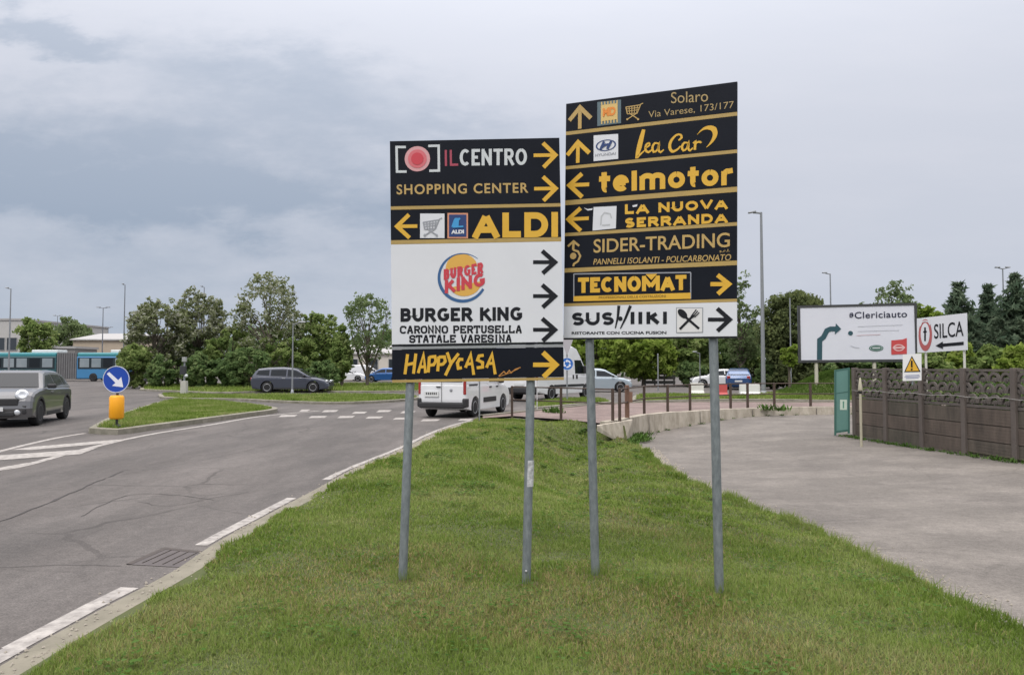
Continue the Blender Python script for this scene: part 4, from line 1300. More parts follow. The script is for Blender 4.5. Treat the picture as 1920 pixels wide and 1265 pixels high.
for sc_ in (((232, 168), (262, 178), (302, 172), (298, 186), (262, 190)), ((615, 150), (655, 140), (652, 158), (620, 163))):
    glyph_part('paper_scrap', [SIGN_WHITE], rp[3], lambda g: FR.quad(g, [FR.px(*c4(x, y)) for x, y in sc_], D2 + .001), FR)
glyph_part('torn_notice', [SIGN_WHITE, mat('faint_print', (.48, .49, .50), .5)], rp[3], f, FR)
def f(g):
    sans(FR, g, 'LA NUOVA', c4(556, 180), c4(1366, 137), 18.5, 5.2, D1, 0, .20)
    sans(FR, g, 'SERRANDA', c4(556, 288), c4(1366, 246), 18.5, 5.2, D1, 0, .18)
glyph_part('lettering', [SIGN_YELLOW], rp[3], f, FR)
def f(g):
    FR.stroke(g, [c4(105, 472), c4(150, 432), c4(194, 468)], 4, D1); FR.stroke(g, [c4(150, 440), c4(146, 500)], 4.4, D1 + .0004)
    FR.disc(g, c4(147, 548), 6, D1 + .0008, 0, 16)
    FR.stroke(g, [c4(146, 500), c4(185, 512), c4(203, 548), c4(185, 590), c4(152, 612), c4(148, 630)], 3.6, D1 + .0012)
glyph_part('arrow', [SIGN_DULL], rp[4], f, FR)
def f(g):
    FR.text(g, 'SIDER-TRADING', c4(308, 470), c4(1385, 420), 26.5, D1, 0, .012)
    FR.text(g, 's.r.l.', c4(1303, 510), c4(1385, 503), 5, D1, 0, .01)
    FR.text(g, 'PANNELLI ISOLANTI - POLICARBONATO', c4(305, 594), c4(1396, 558), 11.5, D1, 0, .008, .2)
glyph_part('lettering', [SIGN_DULL], rp[4], f, FR)
def f(g):
    cs = [c4(152, 690), c4(1076, 678), c4(1076, 886), c4(152, 905)]
    FR.stroke(g, [cs[0], cs[1]], 2, D1, 1); FR.stroke(g, [cs[1], cs[2]], 2, D1 + .0003, 1); FR.stroke(g, [cs[3], cs[0]], 2, D1 + .0006, 1)
    FR.quad(g, [FR.px(*c4(x, y)) for x, y in ((150, 906), (1075, 886), (1075, 838), (150, 866))], D1 + .001, 0)
    sans(FR, g, 'TECNOMAT', c4(185, 780), c4(1042, 756), 28.5, 7.6, D1, 0, .08)
    FR.quad(g, [FR.px(*c4(x, y)) for x, y in ((720, 692), (812, 689), (766, 738))], D2 + .002, 0)
    FR.text(g, 'PROFESSIONALI DELLE COSTRUZIONI', c4(350, 876), c4(880, 864), 4.5, D2 + .001, 2, .01)
glyph_part('lettering', [SIGN_YELLOW, SIGN_GREY, mat('sign_bronze', (.22, .13, .01), .5)], rp[5], f, FR)
glyph_part('arrow', [SIGN_YELLOW], rp[5], lambda g: FR.arrow(g, c4(1232, 770), c4(1378, 770), c4(1288, 698), c4(1290, 848), 8.0, D1, hw=8.6), FR)
def f(g):
    sans(FR, g, 'SUS', c4(135, 1046), c4(468, 1042), 24, 6.2, D1, 0, .12)
    sans(FR, g, 'IIKI', c4(602, 1038), c4(886, 1036), 23, 7.2, D1, 0, .30)
    FR.stroke(g, [c4(508, 940), c4(500, 1030), c4(480, 1120)], 4.4, D1 + .0005, 0, taper=[1.3, 1, .5])
    FR.stroke(g, [c4(600, 940), c4(560, 1040), c4(520, 1122)], 4.4, D1 + .001, 0, taper=[1.3, 1, .5])
    FR.disc(g, c4(520, 1043), 4.2, D1 + .0015, 0, 14)
    FR.text(g, 'RISTORANTE CON CUCINA FUSION', c4(135, 1157), c4(884, 1153), 5.6, D1, 0, .03)
glyph_part('lettering', [SIGN_INK], rp[6], f, FR)
def f(g):
    FR.quad(g, [FR.px(*c4(x, y)) for x, y in ((960, 1158), (1174, 1154), (1174, 954), (960, 954))], D1, 1)
    FR.quad(g, [FR.px(*c4(x, y)) for x, y in ((967, 1151), (1167, 1148), (1167, 961), (967, 961))], D2, 2)
    FR.stroke(g, [c4(1030, 1025), c4(1142, 1122)], 4.6, D3, 0); FR.stroke(g, [c4(1095, 1020), c4(990, 1126)], 4.6, D3 + .0004, 0)
    pts = []
    for i in range(18):
        a = 2 * PI * i / 18; x, y = 46 * math.cos(a), 27 * math.sin(a)
        pts.append(FR.px(*c4(1012 + x * .72 - y * .69, 1004 + x * .69 + y * .72)))
    FR.quad(g, pts, D3 + .0008, 0)
    for k in (-1, 0, 1): FR.stroke(g, [c4(1098 + k * 9, 1022 + k * 9), c4(1133 + k * 12, 982 + k * 12)], 2.0, D3 + .0012 + .0002 * k, 0)
    FR.stroke(g, [c4(1084, 1012), c4(1102, 1030)], 5, D3 + .002, 0)
glyph_part('cutlery_symbol', [SIGN_INK, SIGN_GREY, mat('warm_white', (.68, .67, .66), .5)], rp[6], f, FR)
glyph_part('arrow', [SIGN_INK], rp[6], lambda g: FR.arrow(g, c4(1212, 1050), c4(1385, 1050), c4(1285, 962), c4(1287, 1140), 7.6, D1, hw=8.2), FR)
post(SR, (1105.5, 640), (1116.5, 1083), 5.56, 5.56, FR)
post(SR, (1337.5, 636), (1348.5, 1106), 5.23, 5.23, FR)

# ------------------------------------------------------------------ billboard, arrow board, warning board
DB = 40.0
FB = Face(P(1502, 675, DB), P(1716.5, 673, DB - 1.2), P(1500, 577, DB))
BBt = thing('billboard', (FB.at(FB.W / 2, 0).x, FB.at(FB.W / 2, 0).y + .3, 1.2), 'large white billboard with a dark stepped arrow, on posts behind the concrete fence', 'billboard')
g = MB(); FB.board(g, 0, FB.W, 0, FB.H, .18, 0); bp = g.build('board', [mat('billboard_white', (.68, .69, .75), .45, (.62, .63, .69), .6, .6)], BBt, world=True)
g = MB()
FB.board(g, -.12, FB.W + .12, -.14, 0, .24, 0, .03); FB.board(g, -.12, FB.W + .12, FB.H, FB.H + .12, .24, 0, .03)
FB.board(g, -.12, 0, 0, FB.H, .24, 0, .03); FB.board(g, FB.W, FB.W + .12, 0, FB.H, .24, 0, .03)
g.build('frame', [GALV_D], BBt, world=True)
for u in (1531, 1640, 1700):
    q = FB.px(u, 674); c = FB.at(q[0], 0, -.1)
    g = MB(); g.tube([(c.x, c.y, .3), (c.x, c.y, c.z + .5)], .10, 8); g.build('post', [mat('cream_post', (.50, .47, .38), .6)], BBt, world=True)
z1 = lambda x, y: (1480 + x / 3.011, 480 + y / 3.011)
E1 = .02
def f(g):
    FB.stroke(g, [z1(170, 584), z1(171, 474), z1(192, 458), z1(212, 420), z1(232, 411), z1(262, 411)], 9.6, E1)
    FB.quad(g, [FB.px(*z1(x, y)) for x, y in ((256, 442), (292, 411), (262, 380))], E1 + .01)
glyph_part('arrow', [TEAL], bp, f, FB)
def f(g):
    FB.text(g, 'Clericiauto', z1(368, 334), z1(664, 326), 12.5, E1, 0, .012, 0, 1.06)
    FB.stroke(g, [z1(338, 334), z1(358, 332)], 2.2, E1, 0); FB.stroke(g, [z1(340, 325), z1(355, 322), z1(360, 334), z1(352, 344), z1(338, 342)], 1.8, E1 + .01, 0)
    FB.disc(g, z1(345, 435), 4.6, E1, 2, 14)
    FB.stroke(g, [z1(378, 448), z1(515, 442)], 1.1, E1, 1)
    FB.stroke(g, [z1(385, 398), z1(640, 388)], .8, E1, 3); FB.stroke(g, [z1(385, 425), z1(620, 418)], .8, E1, 3)
    FB.stroke(g, [z1(345, 505), z1(365, 514), z1(395, 518)], 1.2, E1, 3)
glyph_part('lettering', [mat('ink_blue', (.02, .022, .05), .5), mat('pale_rose', (.62, .45, .47), .5), TEAL, mat('pale_grey_ink', (.45, .46, .5), .5)], bp, f, FB)
def f(g):
    FB.disc(g, z1(490, 519), 13.5, E1, 0, 24, ry=6.2); FB.disc(g, z1(490, 519), 11.5, E1 + .01, 1, 24, r2=10.5, ry=4.8)
    FB.stroke(g, [z1(468, 519), z1(512, 518)], 2.6, E1 + .015, 1)
glyph_part('oval_emblem', [mat('emblem_green', (.03, .13, .09), .5), SIGN_SILVER], bp, f, FB)
def f(g):
    FB.quad(g, [FB.px(*z1(x, y)) for x, y in ((575, 556), (663, 552), (663, 462), (640, 470), (575, 476))], E1, 0)
    FB.disc(g, z1(617, 517), 10.5, E1 + .01, 1, 24, r2=7.5, ry=7); FB.stroke(g, [z1(583, 518), z1(652, 516)], 3.4, E1 + .015, 1)
glyph_part('red_emblem', [mat('poster_red', (.52, .06, .06), .5), mat('poster_pink', (.70, .45, .44), .5)], bp, f, FB)

FS = Face(P(1720, 661.5, 18.6), P(1813, 656, 17.3), P(1719, 597, 18.6))
SS = thing('arrow_sign', (FS.at(.6, 0).x, FS.at(.6, 0).y + .2, -.3), 'white board with an oval red badge and a black left arrow above the concrete fence', 'sign')
g = MB(); FS.board(g, 0, FS.W, 0, FS.H, .03); sp = g.build('board', [SIGN_WHITE], SS, world=True)
glyph_part('lettering', [SIGN_INK], sp, lambda g: FS.text(g, 'SILCA', z1(818, 426), z1(984, 408), 28, .006, 0, .006), FS)
def f(g):
    FS.stroke(g, [z1(985, 492), z1(860, 503)], 5.6, .006); FS.quad(g, [FS.px(*z1(x, y)) for x, y in ((826, 506), (868, 482), (868, 524))], .009)
glyph_part('arrow', [SIGN_INK], sp, f, FS)
def f(g):
    FS.disc(g, z1(768, 446), 12.6, .006, 0, 26, ry=25.5); FS.disc(g, z1(768, 440), 8.4, .009, 1, 26, ry=18); FS.stroke(g, [z1(768, 402), z1(768, 480)], 3.2, .012, 2); FS.stroke(g, [z1(758, 428), z1(778, 426)], 2.5, .014, 2)
    FS.stroke(g, [z1(740, 395), z1(750, 372), z1(768, 366), z1(786, 370), z1(796, 388)], 2, .011, 1)
glyph_part('badge', [mat('badge_red', (.42, .10, .10), .5), SIGN_WHITE, SIGN_INK], sp, f, FS)
for u in (1733, 1805):
    q = FS.px(u, 660); c = FS.at(q[0], 0, -.05)
    g = MB(); g.tube([(c.x, c.y, -.35), (c.x, c.y, c.z + FS.H * .9)], .028, 8); g.build('post', [mat('white_post', (.62, .60, .54), .5)], SS, world=True)

FW = Face(P(1692.6, 714, 16.8), P(1727.6, 713, 16.5), P(1692.6, 664.5, 16.8))
SW = thing('warning_sign', FW.at(.2, 0), 'small white board with a yellow warning triangle fixed on the concrete fence', 'sign')
g = MB(); FW.board(g, 0, FW.W, 0, FW.H, .012); wp = g.build('board', [mat('board_white', (.74, .74, .72), .45)], SW, world=True)
def f(g):
    FW.quad(g, [FW.px(*z1(x, y)) for x, y in ((648, 655), (742, 653), (692, 562))], .004, 0)
    FW.quad(g, [FW.px(*z1(x, y)) for x, y in ((657, 649), (733, 647), (692, 573))], .007, 1)
    FW.stroke(g, [z1(692, 590), z1(692, 628)], 3.2, .010, 0); FW.disc(g, z1(692, 639), 2.0, .010, 0, 10)
glyph_part('warning_triangle', [SIGN_INK, SIGN_YELLOW], wp, f, FW)
def f(g):
    for k, (a, b) in enumerate(((655, 735), (650, 738), (658, 730))): FW.stroke(g, [z1(a, 674 + k * 8), z1(b, 671 + k * 8)], 1.5, .004, 0)
glyph_part('lettering', [mat('print_blue', (.30, .32, .45), .5)], wp, f, FW)
g = MB(); c = FW.at(FW.W / 2, 0, -.03)
g.tube([(c.x, c.y, 1.2), (c.x, c.y, c.z + FW.H * .8)], .02, 6); g.build('bracket', [GALV], SW, world=True)
# ================================================================== CONCRETE FENCE on the right
M_FENCE = mat('fence_concrete', (.048, .041, .033), .9, (.140, .114, .090), 2.4, .5, .6, 30, stretch=(1.6, 1.6, .5))
M_FENCEB = mat('fence_concrete_reddish', (.058, .046, .037), .9, (.142, .110, .088), 2.4, .5, .6, 30, stretch=(1.6, 1.6, .5))
M_FENCEC = mat('fence_concrete_mossy', (.048, .043, .033), .9, (.125, .107, .083), 2.4, .5, .6, 30, stretch=(1.6, 1.6, .5))
M_FENCE2 = mat('fence_post_concrete', (.085, .071, .062), .9, (.135, .112, .098), 3, .7, .5, 30)
M_FENCE3 = mat('fence_ornament', (.065, .056, .050), .9, (.14, .12, .105), 3, .7, .5, 30)
ft = thing('concrete_fence', FENCE_A, 'dark precast concrete fence with scalloped openwork top along the driveway', 'fence')
fd = (FENCE_B - FENCE_A).normalized(); fn = Vector((-fd.y, fd.x, 0))
if fn.x > 0: fn = -fn                          # towards the driveway
BAY = 1.42
NB = 8
ZT = 1.56
def fz(s): 
    p = FENCE_A + fd * s
    return zdrive(p.x, p.y)
start = .42
g = MB()
for k in range(NB + 1):
    s = start + k * BAY; p = FENCE_A + fd * s; z0 = fz(s) - .1
    g = MB()
    g.prism([p + fd * .065 + fn * .07 + Vector((0, 0, z0)), p - fd * .065 + fn * .07 + Vector((0, 0, z0)), p - fd * .065 - fn * .07 + Vector((0, 0, z0)), p + fd * .065 - fn * .07 + Vector((0, 0, z0))], (0, 0, ZT + .02 - z0))
    g.build('post', [M_FENCE2], ft, world=True, bevel=.012)
for k in range(NB):
    s0, s1 = start + k * BAY + .066, start + (k + 1) * BAY - .066
    z0 = max(fz(s0), fz(s1)) - .02
    hs = (1.0 + .30) / 3 if False else .435
    zb = -.27
    for j in range(3):
        a, b = zb + .34 * j + .004, zb + .34 * (j + 1) - .016
        off = fn * (.012 + .006 * ((k + j) % 3))
        g = MB()
        q = lambda s, z: FENCE_A + fd * s + off + Vector((0, 0, z))
        g.prism([q(s0, a), q(s1, a), q(s1, b), q(s0, b)], -fn * .05)
        for m in range(1, 5):                    # shallow plank relief
            zz_ = a + (b - a) * m / 5
            g.prism([q(s0 + .01, zz_ - .004) + fn * .003, q(s1 - .01, zz_ - .004) + fn * .003, q(s1 - .01, zz_ + .004) + fn * .003, q(s0 + .01, zz_ + .004) + fn * .003], -fn * .02)
        if j: g.prism([q(s0, a - .03) - fn * .03, q(s1, a - .03) - fn * .03, q(s1, a + .01) - fn * .03, q(s0, a + .01) - fn * .03], -fn * .02)
        g.build('panel', [(M_FENCE, M_FENCEB, M_FENCEC)[(k * 2 + j * j + (k * j) % 3) % 3]], ft, world=True)
    # openwork slab: rails and three rows of arches
    g = MB()
    za, zb2 = zb + 1.02, ZT
    q = lambda s, z, d=0.0: FENCE_A + fd * s + fn * (.02 + d) + Vector((0, 0, z))
    for (a, b) in ((za, za + .06), (zb2 - .05, zb2)):
        g.prism([q(s0, a), q(s1, a), q(s1, b), q(s0, b)], -fn * .05)
    rows_, cols = 3, 4
    hh = (zb2 - za - .11) / rows_; ww = (s1 - s0) / cols
    for r_ in range(rows_):
        zr = za + .06 + hh * r_
        for c_ in range(cols + (1 if r_ % 2 else 0)):
            cx = s0 + ww * (c_ + (.5 if r_ % 2 == 0 else 0))
            for (Ro, Ri, dd_) in ((1.0, .70, 0), (.42, .18, -.006)):
                outer, inner_ = [], []
                for i in range(11):
                    a = PI * i / 10
                    xo, xi = cx + math.cos(a) * ww * .5 * Ro, cx + math.cos(a) * ww * .5 * Ri
                    xo, xi = min(max(xo, s0), s1), min(max(xi, s0), s1)
                    zo, zi = zr + hh * .12 + math.sin(a) * hh * .86 * Ro, zr + hh * .12 + math.sin(a) * hh * .86 * Ri
                    outer.append(q(xo, zo, dd_)); inner_.append(q(xi, zi, dd_))
                g.strip(outer, inner_); g.strip([p - fn * .045 for p in outer], [p - fn * .045 for p in inner_])
                g.strip(inner_, [p - fn * .045 for p in inner_]); g.strip(outer, [p - fn * .045 for p in outer])
            if s0 < cx < s1: g.prism([q(cx - .012, zr, -.004), q(cx + .012, zr, -.004), q(cx + .012, zr + hh * .34, -.004), q(cx - .012, zr + hh * .34, -.004)], -fn * .04)
    g.build('openwork_panel', [M_FENCE3], ft, world=True)
# plinth and cable
g = MB()
s_end = start + NB * BAY
ps = [s_end * i / 16 for i in range(17)]
lo = [FENCE_A + fd * s + fn * .09 for s in ps]
g.strip([p + Vector((0, 0, fz(s) - .1)) for p, s in zip(lo, ps)], [p + Vector((0, 0, -.27)) for p, s in zip(lo, ps)])
g.strip([p + Vector((0, 0, -.27)) for p in lo], [p - fn * .18 + Vector((0, 0, -.27)) for p in lo])
g.build('plinth', [mat('plinth_concrete', (.06, .055, .048), .95, (.12, .11, .09), 3, .6, .6, 30)], ft, world=True)
cb = MB()
cb.tube([FENCE_A + fd * (start + s_end * i / 40) + fn * .085 + Vector((0, 0, .97 - .015 * math.sin(i * 1.3))) for i in range(38)], .006, 5)
cb.build('cable', [mat('cable_grey', (.33, .32, .30), .6)], ft, world=True)

# green metal cabinet closing the end of the fence
M_GREEN = mat('green_metal', (.125, .26, .225), .45, (.105, .225, .195), 3, .6, .03, 30)
gp = thing('gate_leaf', FENCE_A + Vector((0, 0, 0)), 'pale green metal gate leaf with a small notice at the end of the fence', 'gate')
FG = Face(P(1564.5, 812, 20.55), P(1593.5, 808, 20.45), P(1564.5, 693.5, 20.55))
g = MB(); FG.board(g, .05, FG.W - .05, .06, FG.H - .04, .03, 0)
gl = g.build('panel', [M_GREEN], gp, world=True)
g = MB()
FG.board(g, 0, .05, -.06, FG.H, .06, 0, .012); FG.board(g, FG.W - .05, FG.W, -.06, FG.H, .06, 0, .012)
FG.board(g, .05, FG.W - .05, FG.H - .04, FG.H, .05, 0, .008); FG.board(g, .05, FG.W - .05, 0, .06, .05, 0, .008)
FG.board(g, .05, FG.W - .05, FG.H * .62, FG.H * .62 + .02, .05, 0, .006)
g.build('frame', [mat('dark_green_metal', (.045, .13, .105), .45)], gp, world=True)
def f(g):
    FG.rect(g, 1575, 749, 1588, 768, .004, 0); FG.stroke(g, [(1581.3, 752), (1581.3, 765)], 2.4, .007, 1)
    FG.disc(g, (1581.3, 754), 1.6, .009, 1, 10)
glyph_part('notice', [mat('pale_green_paper', (.55, .66, .55), .5), mat('notice_ink', (.10, .28, .20), .5)], gp, f, FG)

# cream marker post in front of the fence
cpx = P(1615, 833, 17.9)
mp_ = thing('marker_post', (cpx.x, cpx.y, zdrive(cpx.x, cpx.y)), 'slim cream marker post with a pointed cap in front of the concrete fence', 'post')
g = MB(); g.tube([(0, 0, -.1), (0, 0, 1.27)], .030, 12); g.build('pole', [mat('cream_paint', (.46, .43, .32), .6, (.36, .33, .24), 8, .6)], mp_)
g = MB(); g.lathe([(.033, 1.27), (.033, 1.335)], (0, 0, 0), (0, 0, 1), 12); g.build('band', [mat('black_band', (.02, .02, .02), .6)], mp_)
g = MB(); g.lathe([(.048, 1.335), (.056, 1.37), (.044, 1.45), (.018, 1.64), (0, 1.66)], (0, 0, 0), (0, 0, 1), 14); g.build('cap', [MATS['cream_paint']], mp_)

# ================================================================== RAILINGS
M_BROWN = mat('brown_steel', (.048, .030, .021), .6, (.075, .048, .034), 8, .6, .15, 40)
def railing(pts, label, hgt=.92, z=.06, rails=(.92, .52), extra=None):
    t = thing('railing', pts[0], label, 'railing', 'brown railings along the footpath')
    for p in pts:
        g = MB(); g.box((p.x, p.y, z + hgt / 2 - .05), (.078, .078, hgt + .1)); g.lathe([(.044, 0), (.03, .03), (0, .035)], (p.x, p.y, z + hgt), (0, 0, 1), 8)
        g.build('post', [M_BROWN], t, world=True)
    g = MB()
    for r_ in rails:
        for a, b in zip(pts, pts[1:]): g.tube([a + Vector((0, 0, z + r_)), b + Vector((0, 0, z + r_))], .023, 6)
    g.build('rail', [M_BROWN], t, world=True)
    return t
railing(GX([(960, 783.5), (1052, 789), (1149, 795.5)]), 'brown steel railing across the end of the grassy bank, with three posts')
railing(GX([(1162, 795), (1208, 780.5), (1252, 777), (1294, 773.5), (1370, 769.5), (1402, 768), (1452, 767), (1520, 766.5), (1590, 766.5)]), 'long brown steel railing on top of the low retaining wall')
# gate post with the rusty board next to the corner
c = G(1176, 790)
t = thing('gate_post', c, 'stout brown timber post at the corner of the two railings', 'post')
g = MB(); g.box((0, 0, .5), (.12, .12, 1.06)); g.lathe([(.07, 0), (.05, .04), (0, .05)], (0, 0, 1.03), (0, 0, 1), 8)
g.build('shaft', [mat('rusty_timber', (.13, .065, .04), .8, (.20, .12, .085), 6, .6, .5, 30, stretch=(4, 4, 1))], t)
g = MB(); g.box((.10, -.05, .72), (.10, .04, .30)); g.build('plate', [mat('rust_plate', (.24, .13, .09), .8, (.15, .08, .05), 10, .6)], t)

# ================================================================== POLES AND LAMPS
M_POLE = mat('lamp_pole', (.22, .235, .25), .5, (.28, .29, .30), 4, .6, metal=.3)
M_POLED = mat('lamp_pole_dark', (.16, .17, .19), .5, (.20, .21, .23), 4, .6, metal=.3)
M_LED = mat('lamp_glass', (.55, .56, .56), .3)
def lamp(u, vt, D, label, arm=-1.3, double=False, r0=.085, base=0.0, drop=.0, m=None):
    tp = P(u, vt, D); h = tp.z - base
    t = thing('street_lamp', (tp.x, tp.y, base), label, 'street lamp', 'street lamps around the junction')
    g = MB(); g.tube([(0, 0, -.2), (0, 0, h * .3), (0, 0, h)], [r0, r0 * .85, r0 * .5], 10)
    g.lathe([(r0 * 1.9, 0), (r0 * 1.9, .05), (r0 * 1.1, .3)], (0, 0, 0), (0, 0, 1), 10)
    g.build('pole', [m or M_POLE], t)
    for s in ((-1, 1) if double else (1,)):
        a = arm * s
        g = MB(); g.tube([(0, 0, h - .05), (a * .5, 0, h + .02 - drop * .4), (a * .62, 0, h + .03 - drop * .55)], r0 * .45, 6); g.build('arm', [m or M_POLE], t)
        g = MB()
        x0, x1 = a * .42, a; zz_ = h + .04
        g.add([(x0, -.09, zz_ - drop * .3), (x0, .09, zz_ - drop * .3), (x1, .16, zz_ - drop), (x1, -.16, zz_ - drop), (x0, -.07, zz_ + .09 - drop * .3), (x0, .07, zz_ + .09 - drop * .3), (x1, .11, zz_ + .08 - drop), (x1, -.11, zz_ + .08 - drop)],
              [(0, 1, 2, 3), (4, 5, 6, 7), (0, 1, 5, 4), (1, 2, 6, 5), (2, 3, 7, 6), (3, 0, 4, 7)])
        hd = g.build('lamp_head', [m or M_POLE], t, bevel=.02)
        g = MB(); g.poly([(x0 + (x1 - x0) * .25, -.07, zz_ - .012 - drop * .5), (x1 - (x1 - x0) * .1, -.1, zz_ - .012 - drop), (x1 - (x1 - x0) * .1, .1, zz_ - .012 - drop), (x0 + (x1 - x0) * .25, .07, zz_ - .012 - drop * .5)])
        g.build('diffuser', [M_LED], hd)
    return t
lamp(1427, 398, 41, 'tall street lamp between the right direction board and the billboard', -.70, r0=.125, drop=.10)
lamp(1556.5, 513, 60, 'grey street lamp rising behind the top edge of the billboard', -.62, r0=.09)
lamp(1880, 503, 52, 'street lamp in front of the dark conifers at the right edge', -.5, double=True, r0=.08)
lamp(20.5, 541, 70, 'slim street lamp at the far left above the articulated bus', -.5, r0=.09)
lamp(193.5, 577, 95, 'twin-armed street lamp above the low beige building', -.85, True, r0=.09, m=M_POLED)
lamp(108, 592, 112, 'faint twin-armed street lamp behind the pale green tree', -.7, True, r0=.08)
lamp(203, 614, 130, 'small far twin-armed street lamp over the beige roof', -.8, True, r0=.08, m=M_POLED)
lamp(234.5, 534, 66, 'slender tall lamp rising at the left edge of the robinia trees', -.25, r0=.07, m=M_POLED)
lamp(383, 538, 74, 'lamp whose tip just shows above the robinia crowns', -.35, r0=.07, m=M_POLED)
lamp(549.5, 606, 43.5, 'low grey lamp standing in front of the dark grey estate car', .75, r0=.055)
lamp(1312, 661, 57, 'short pale lamp with a small arm in front of the dark hedge', -.55, r0=.05)
def pole(u, vt, vb, D, r, label, m=None, base=None):
    tp, b = P(u, vt, D), (P(u, vb, D) if base is None else None)
    t = thing('slim_pole', (tp.x, tp.y, b.z if b else base), label, 'pole')
    g = MB(); g.tube([(0, 0, -.15), (0, 0, tp.z - t.location.z)], r, 8)
    g.lathe([(r * 1.3, 0), (r * 1.1, .04), (0, .06)], (0, 0, tp.z - t.location.z - .02), (0, 0, 1), 8)
    g.build('shaft', [m or M_POLE], t)
    return t
pole(1233.5, 664, 726, 50, .045, 'short pale pole before the bright green trees', base=0)
pole(1481, 560, 700, 49, .045, 'thin tall pole in front of the ivy covered mass', base=.3)
pole(899, 712, 790, 21.6, .022, 'thin grey stake at the tip of the grass in front of the white delivery van', base=0.0)
pole(1007, 716, 772, 26.5, .018, 'thin pale stake behind the three-post railing', base=0.0, m=mat('pale_stake', (.5, .5, .5), .6))
pole(1412, 640, 640, 49, .04, 'sapling support stake', base=0) if False else None

# ---- round blue arrow sign with its yellow beacon on the island
b = G(218, 800, .15)
t = thing('keep_right_sign', (b.x, b.y, .14), 'round blue sign with a white slanting arrow above a yellow beacon on the traffic island', 'road sign')
Dk = b.y; kpx = Dk / FOC
zc_ = P(218.5, 711, Dk).z - .14
g = MB(); g.tube([(0, .02, -.1), (0, .02, zc_ + .2)], .03, 10); g.lathe([(.10, 0), (.10, .03), (.04, .08)], (0, .02, 0), (0, 0, 1), 12); g.build('post', [GALV_D], t)
Rb = 24.8 * kpx
g = MB(); g.lathe([(0, 0), (Rb, 0), (Rb, .02), (0, .02)], (0, -.05, zc_), (0, 1, 0), 36, smooth=False); disc = g.build('disc', [SIGN_BLUE], t)
g = MB(); g.lathe([(Rb * .955, -.001), (Rb * 1.01, -.001), (Rb * 1.01, -.005), (Rb * .955, -.005), (Rb * .955, -.001)], (0, -.05, zc_), (0, 1, 0), 36); g.build('rim', [mat('rim_white', (.55, .58, .66), .4)], disc)
def kp(x, y): return ((x - 862) / 3.952 * kpx, -.054, zc_ - (y - 833) / 3.952 * kpx)
g = MB()
g.poly([kp(792, 792), kp(810, 778), kp(878, 838), kp(900, 815), kp(916, 890), kp(833, 880), kp(858, 858)]); o = g.build('arrow', [mat('reflective_white', (.74, .75, .80), .4)], disc)
face_normals(o, Vector((0, -1, 0)))
g = MB()
w_, h0, h1 = 12.8 * kpx, P(218, 785, Dk).z - .14, P(218, 741, Dk).z - .14
g.lathe([(w_ * .8, h0), (w_, h0 + .04), (w_, h1 - .05), (w_ * .8, h1), (0, h1 + .005)], (0, 0, 0), (0, 0, 1), 20); g.build('beacon', [DELIN], t)

# service post with concrete foot
b = G(345, 739, .1)
t = thing('service_post', (b.x, b.y, .1), 'grey post with a pale foot box and a dark box half way up', 'post')
g = MB(); g.box((0, 0, .36), (.34, .30, .74), taper=.9); g.build('foot_box', [mat('foot_concrete', (.38, .37, .33), .85, (.46, .45, .41), 6, .6)], t, bevel=.02)
g = MB(); g.tube([(0, 0, .7), (0, 0, 2.0)], .05, 8); g.build('pole', [M_POLE], t)
g = MB(); g.box((-.06, -.02, 1.32), (.30, .22, .48)); g.build('dark_box', [mat('dark_box', (.03, .032, .035), .6)], t, bevel=.02)
g = MB(); g.lathe([(.09, 0), (.10, .02), (0, .03)], (.17, -.12, 1.02), (0, -1, 0), 14); g.build('round_plate', [SIGN_SILVER], t)
g = MB(); g.box((0, -.02, 1.92), (.22, .18, .26)); g.build('top_box', [mat('pale_box', (.30, .31, .30), .6)], t, bevel=.02)

# roundabout sign with give-way back
Dq = 33.0
b = P(1063.5, 755, Dq)
t = thing('roundabout_sign', (b.x, b.y, 0), 'blue roundabout sign under a grey triangular plate, seen between the two direction boards', 'road sign')
zq = P(1062, 682, Dq).z; kq = Dq / FOC
g = MB(); g.tube([(0, .04, -.1), (0, .04, P(1064, 630, Dq).z)], .035, 8); g.build('post', [M_POLE], t)
g = MB(); g.lathe([(0, 0), (12 * kq, 0), (12 * kq, .02), (0, .02)], (0, -.02, zq), (0, 1, 0), 28, smooth=False); dsc = g.build('disc', [mat('round_blue', (.015, .13, .48), .4)], t)
g = MB(); g.lathe([(11 * kq, -.001), (12.1 * kq, -.001), (12.1 * kq, -.005), (11 * kq, -.005), (11 * kq, -.001)], (0, -.02, zq), (0, 1, 0), 28); g.build('rim', [MATS['rim_white']], dsc)
g = MB()
for k in range(3):
    a0 = k * 2 * PI / 3 + .3
    e, i_ = [], []
    for j in range(8):
        a = a0 + j * .17; e.append((math.cos(a) * 7.2 * kq, -.026, zq + math.sin(a) * 7.2 * kq)); i_.append((math.cos(a) * 4.6 * kq, -.026, zq + math.sin(a) * 4.6 * kq))
    g.strip(e, i_)
    a = a0 + 1.5
    g.poly([(math.cos(a - .3) * 9.2 * kq, -.027, zq + math.sin(a - .3) * 9.2 * kq), (math.cos(a + .35) * 5.9 * kq, -.027, zq + math.sin(a + .35) * 5.9 * kq), (math.cos(a - .3) * 2.6 * kq, -.027, zq + math.sin(a - .3) * 2.6 * kq)])
o = g.build('arrow', [MATS['reflective_white']], dsc); face_normals(o, Vector((0, -1, 0)))
g = MB()
zt0, zt1 = P(1065, 632, Dq).z, P(1065, 664, Dq).z
g.prism([(-13 * kq, -.02, zt0), (13 * kq, -.02, zt0), (1.2 * kq, -.02, zt1), (-1.2 * kq, -.02, zt1)], (0, .02, 0)); g.build('triangle_plate', [mat('plate_back', (.42, .40, .42), .5)], t)

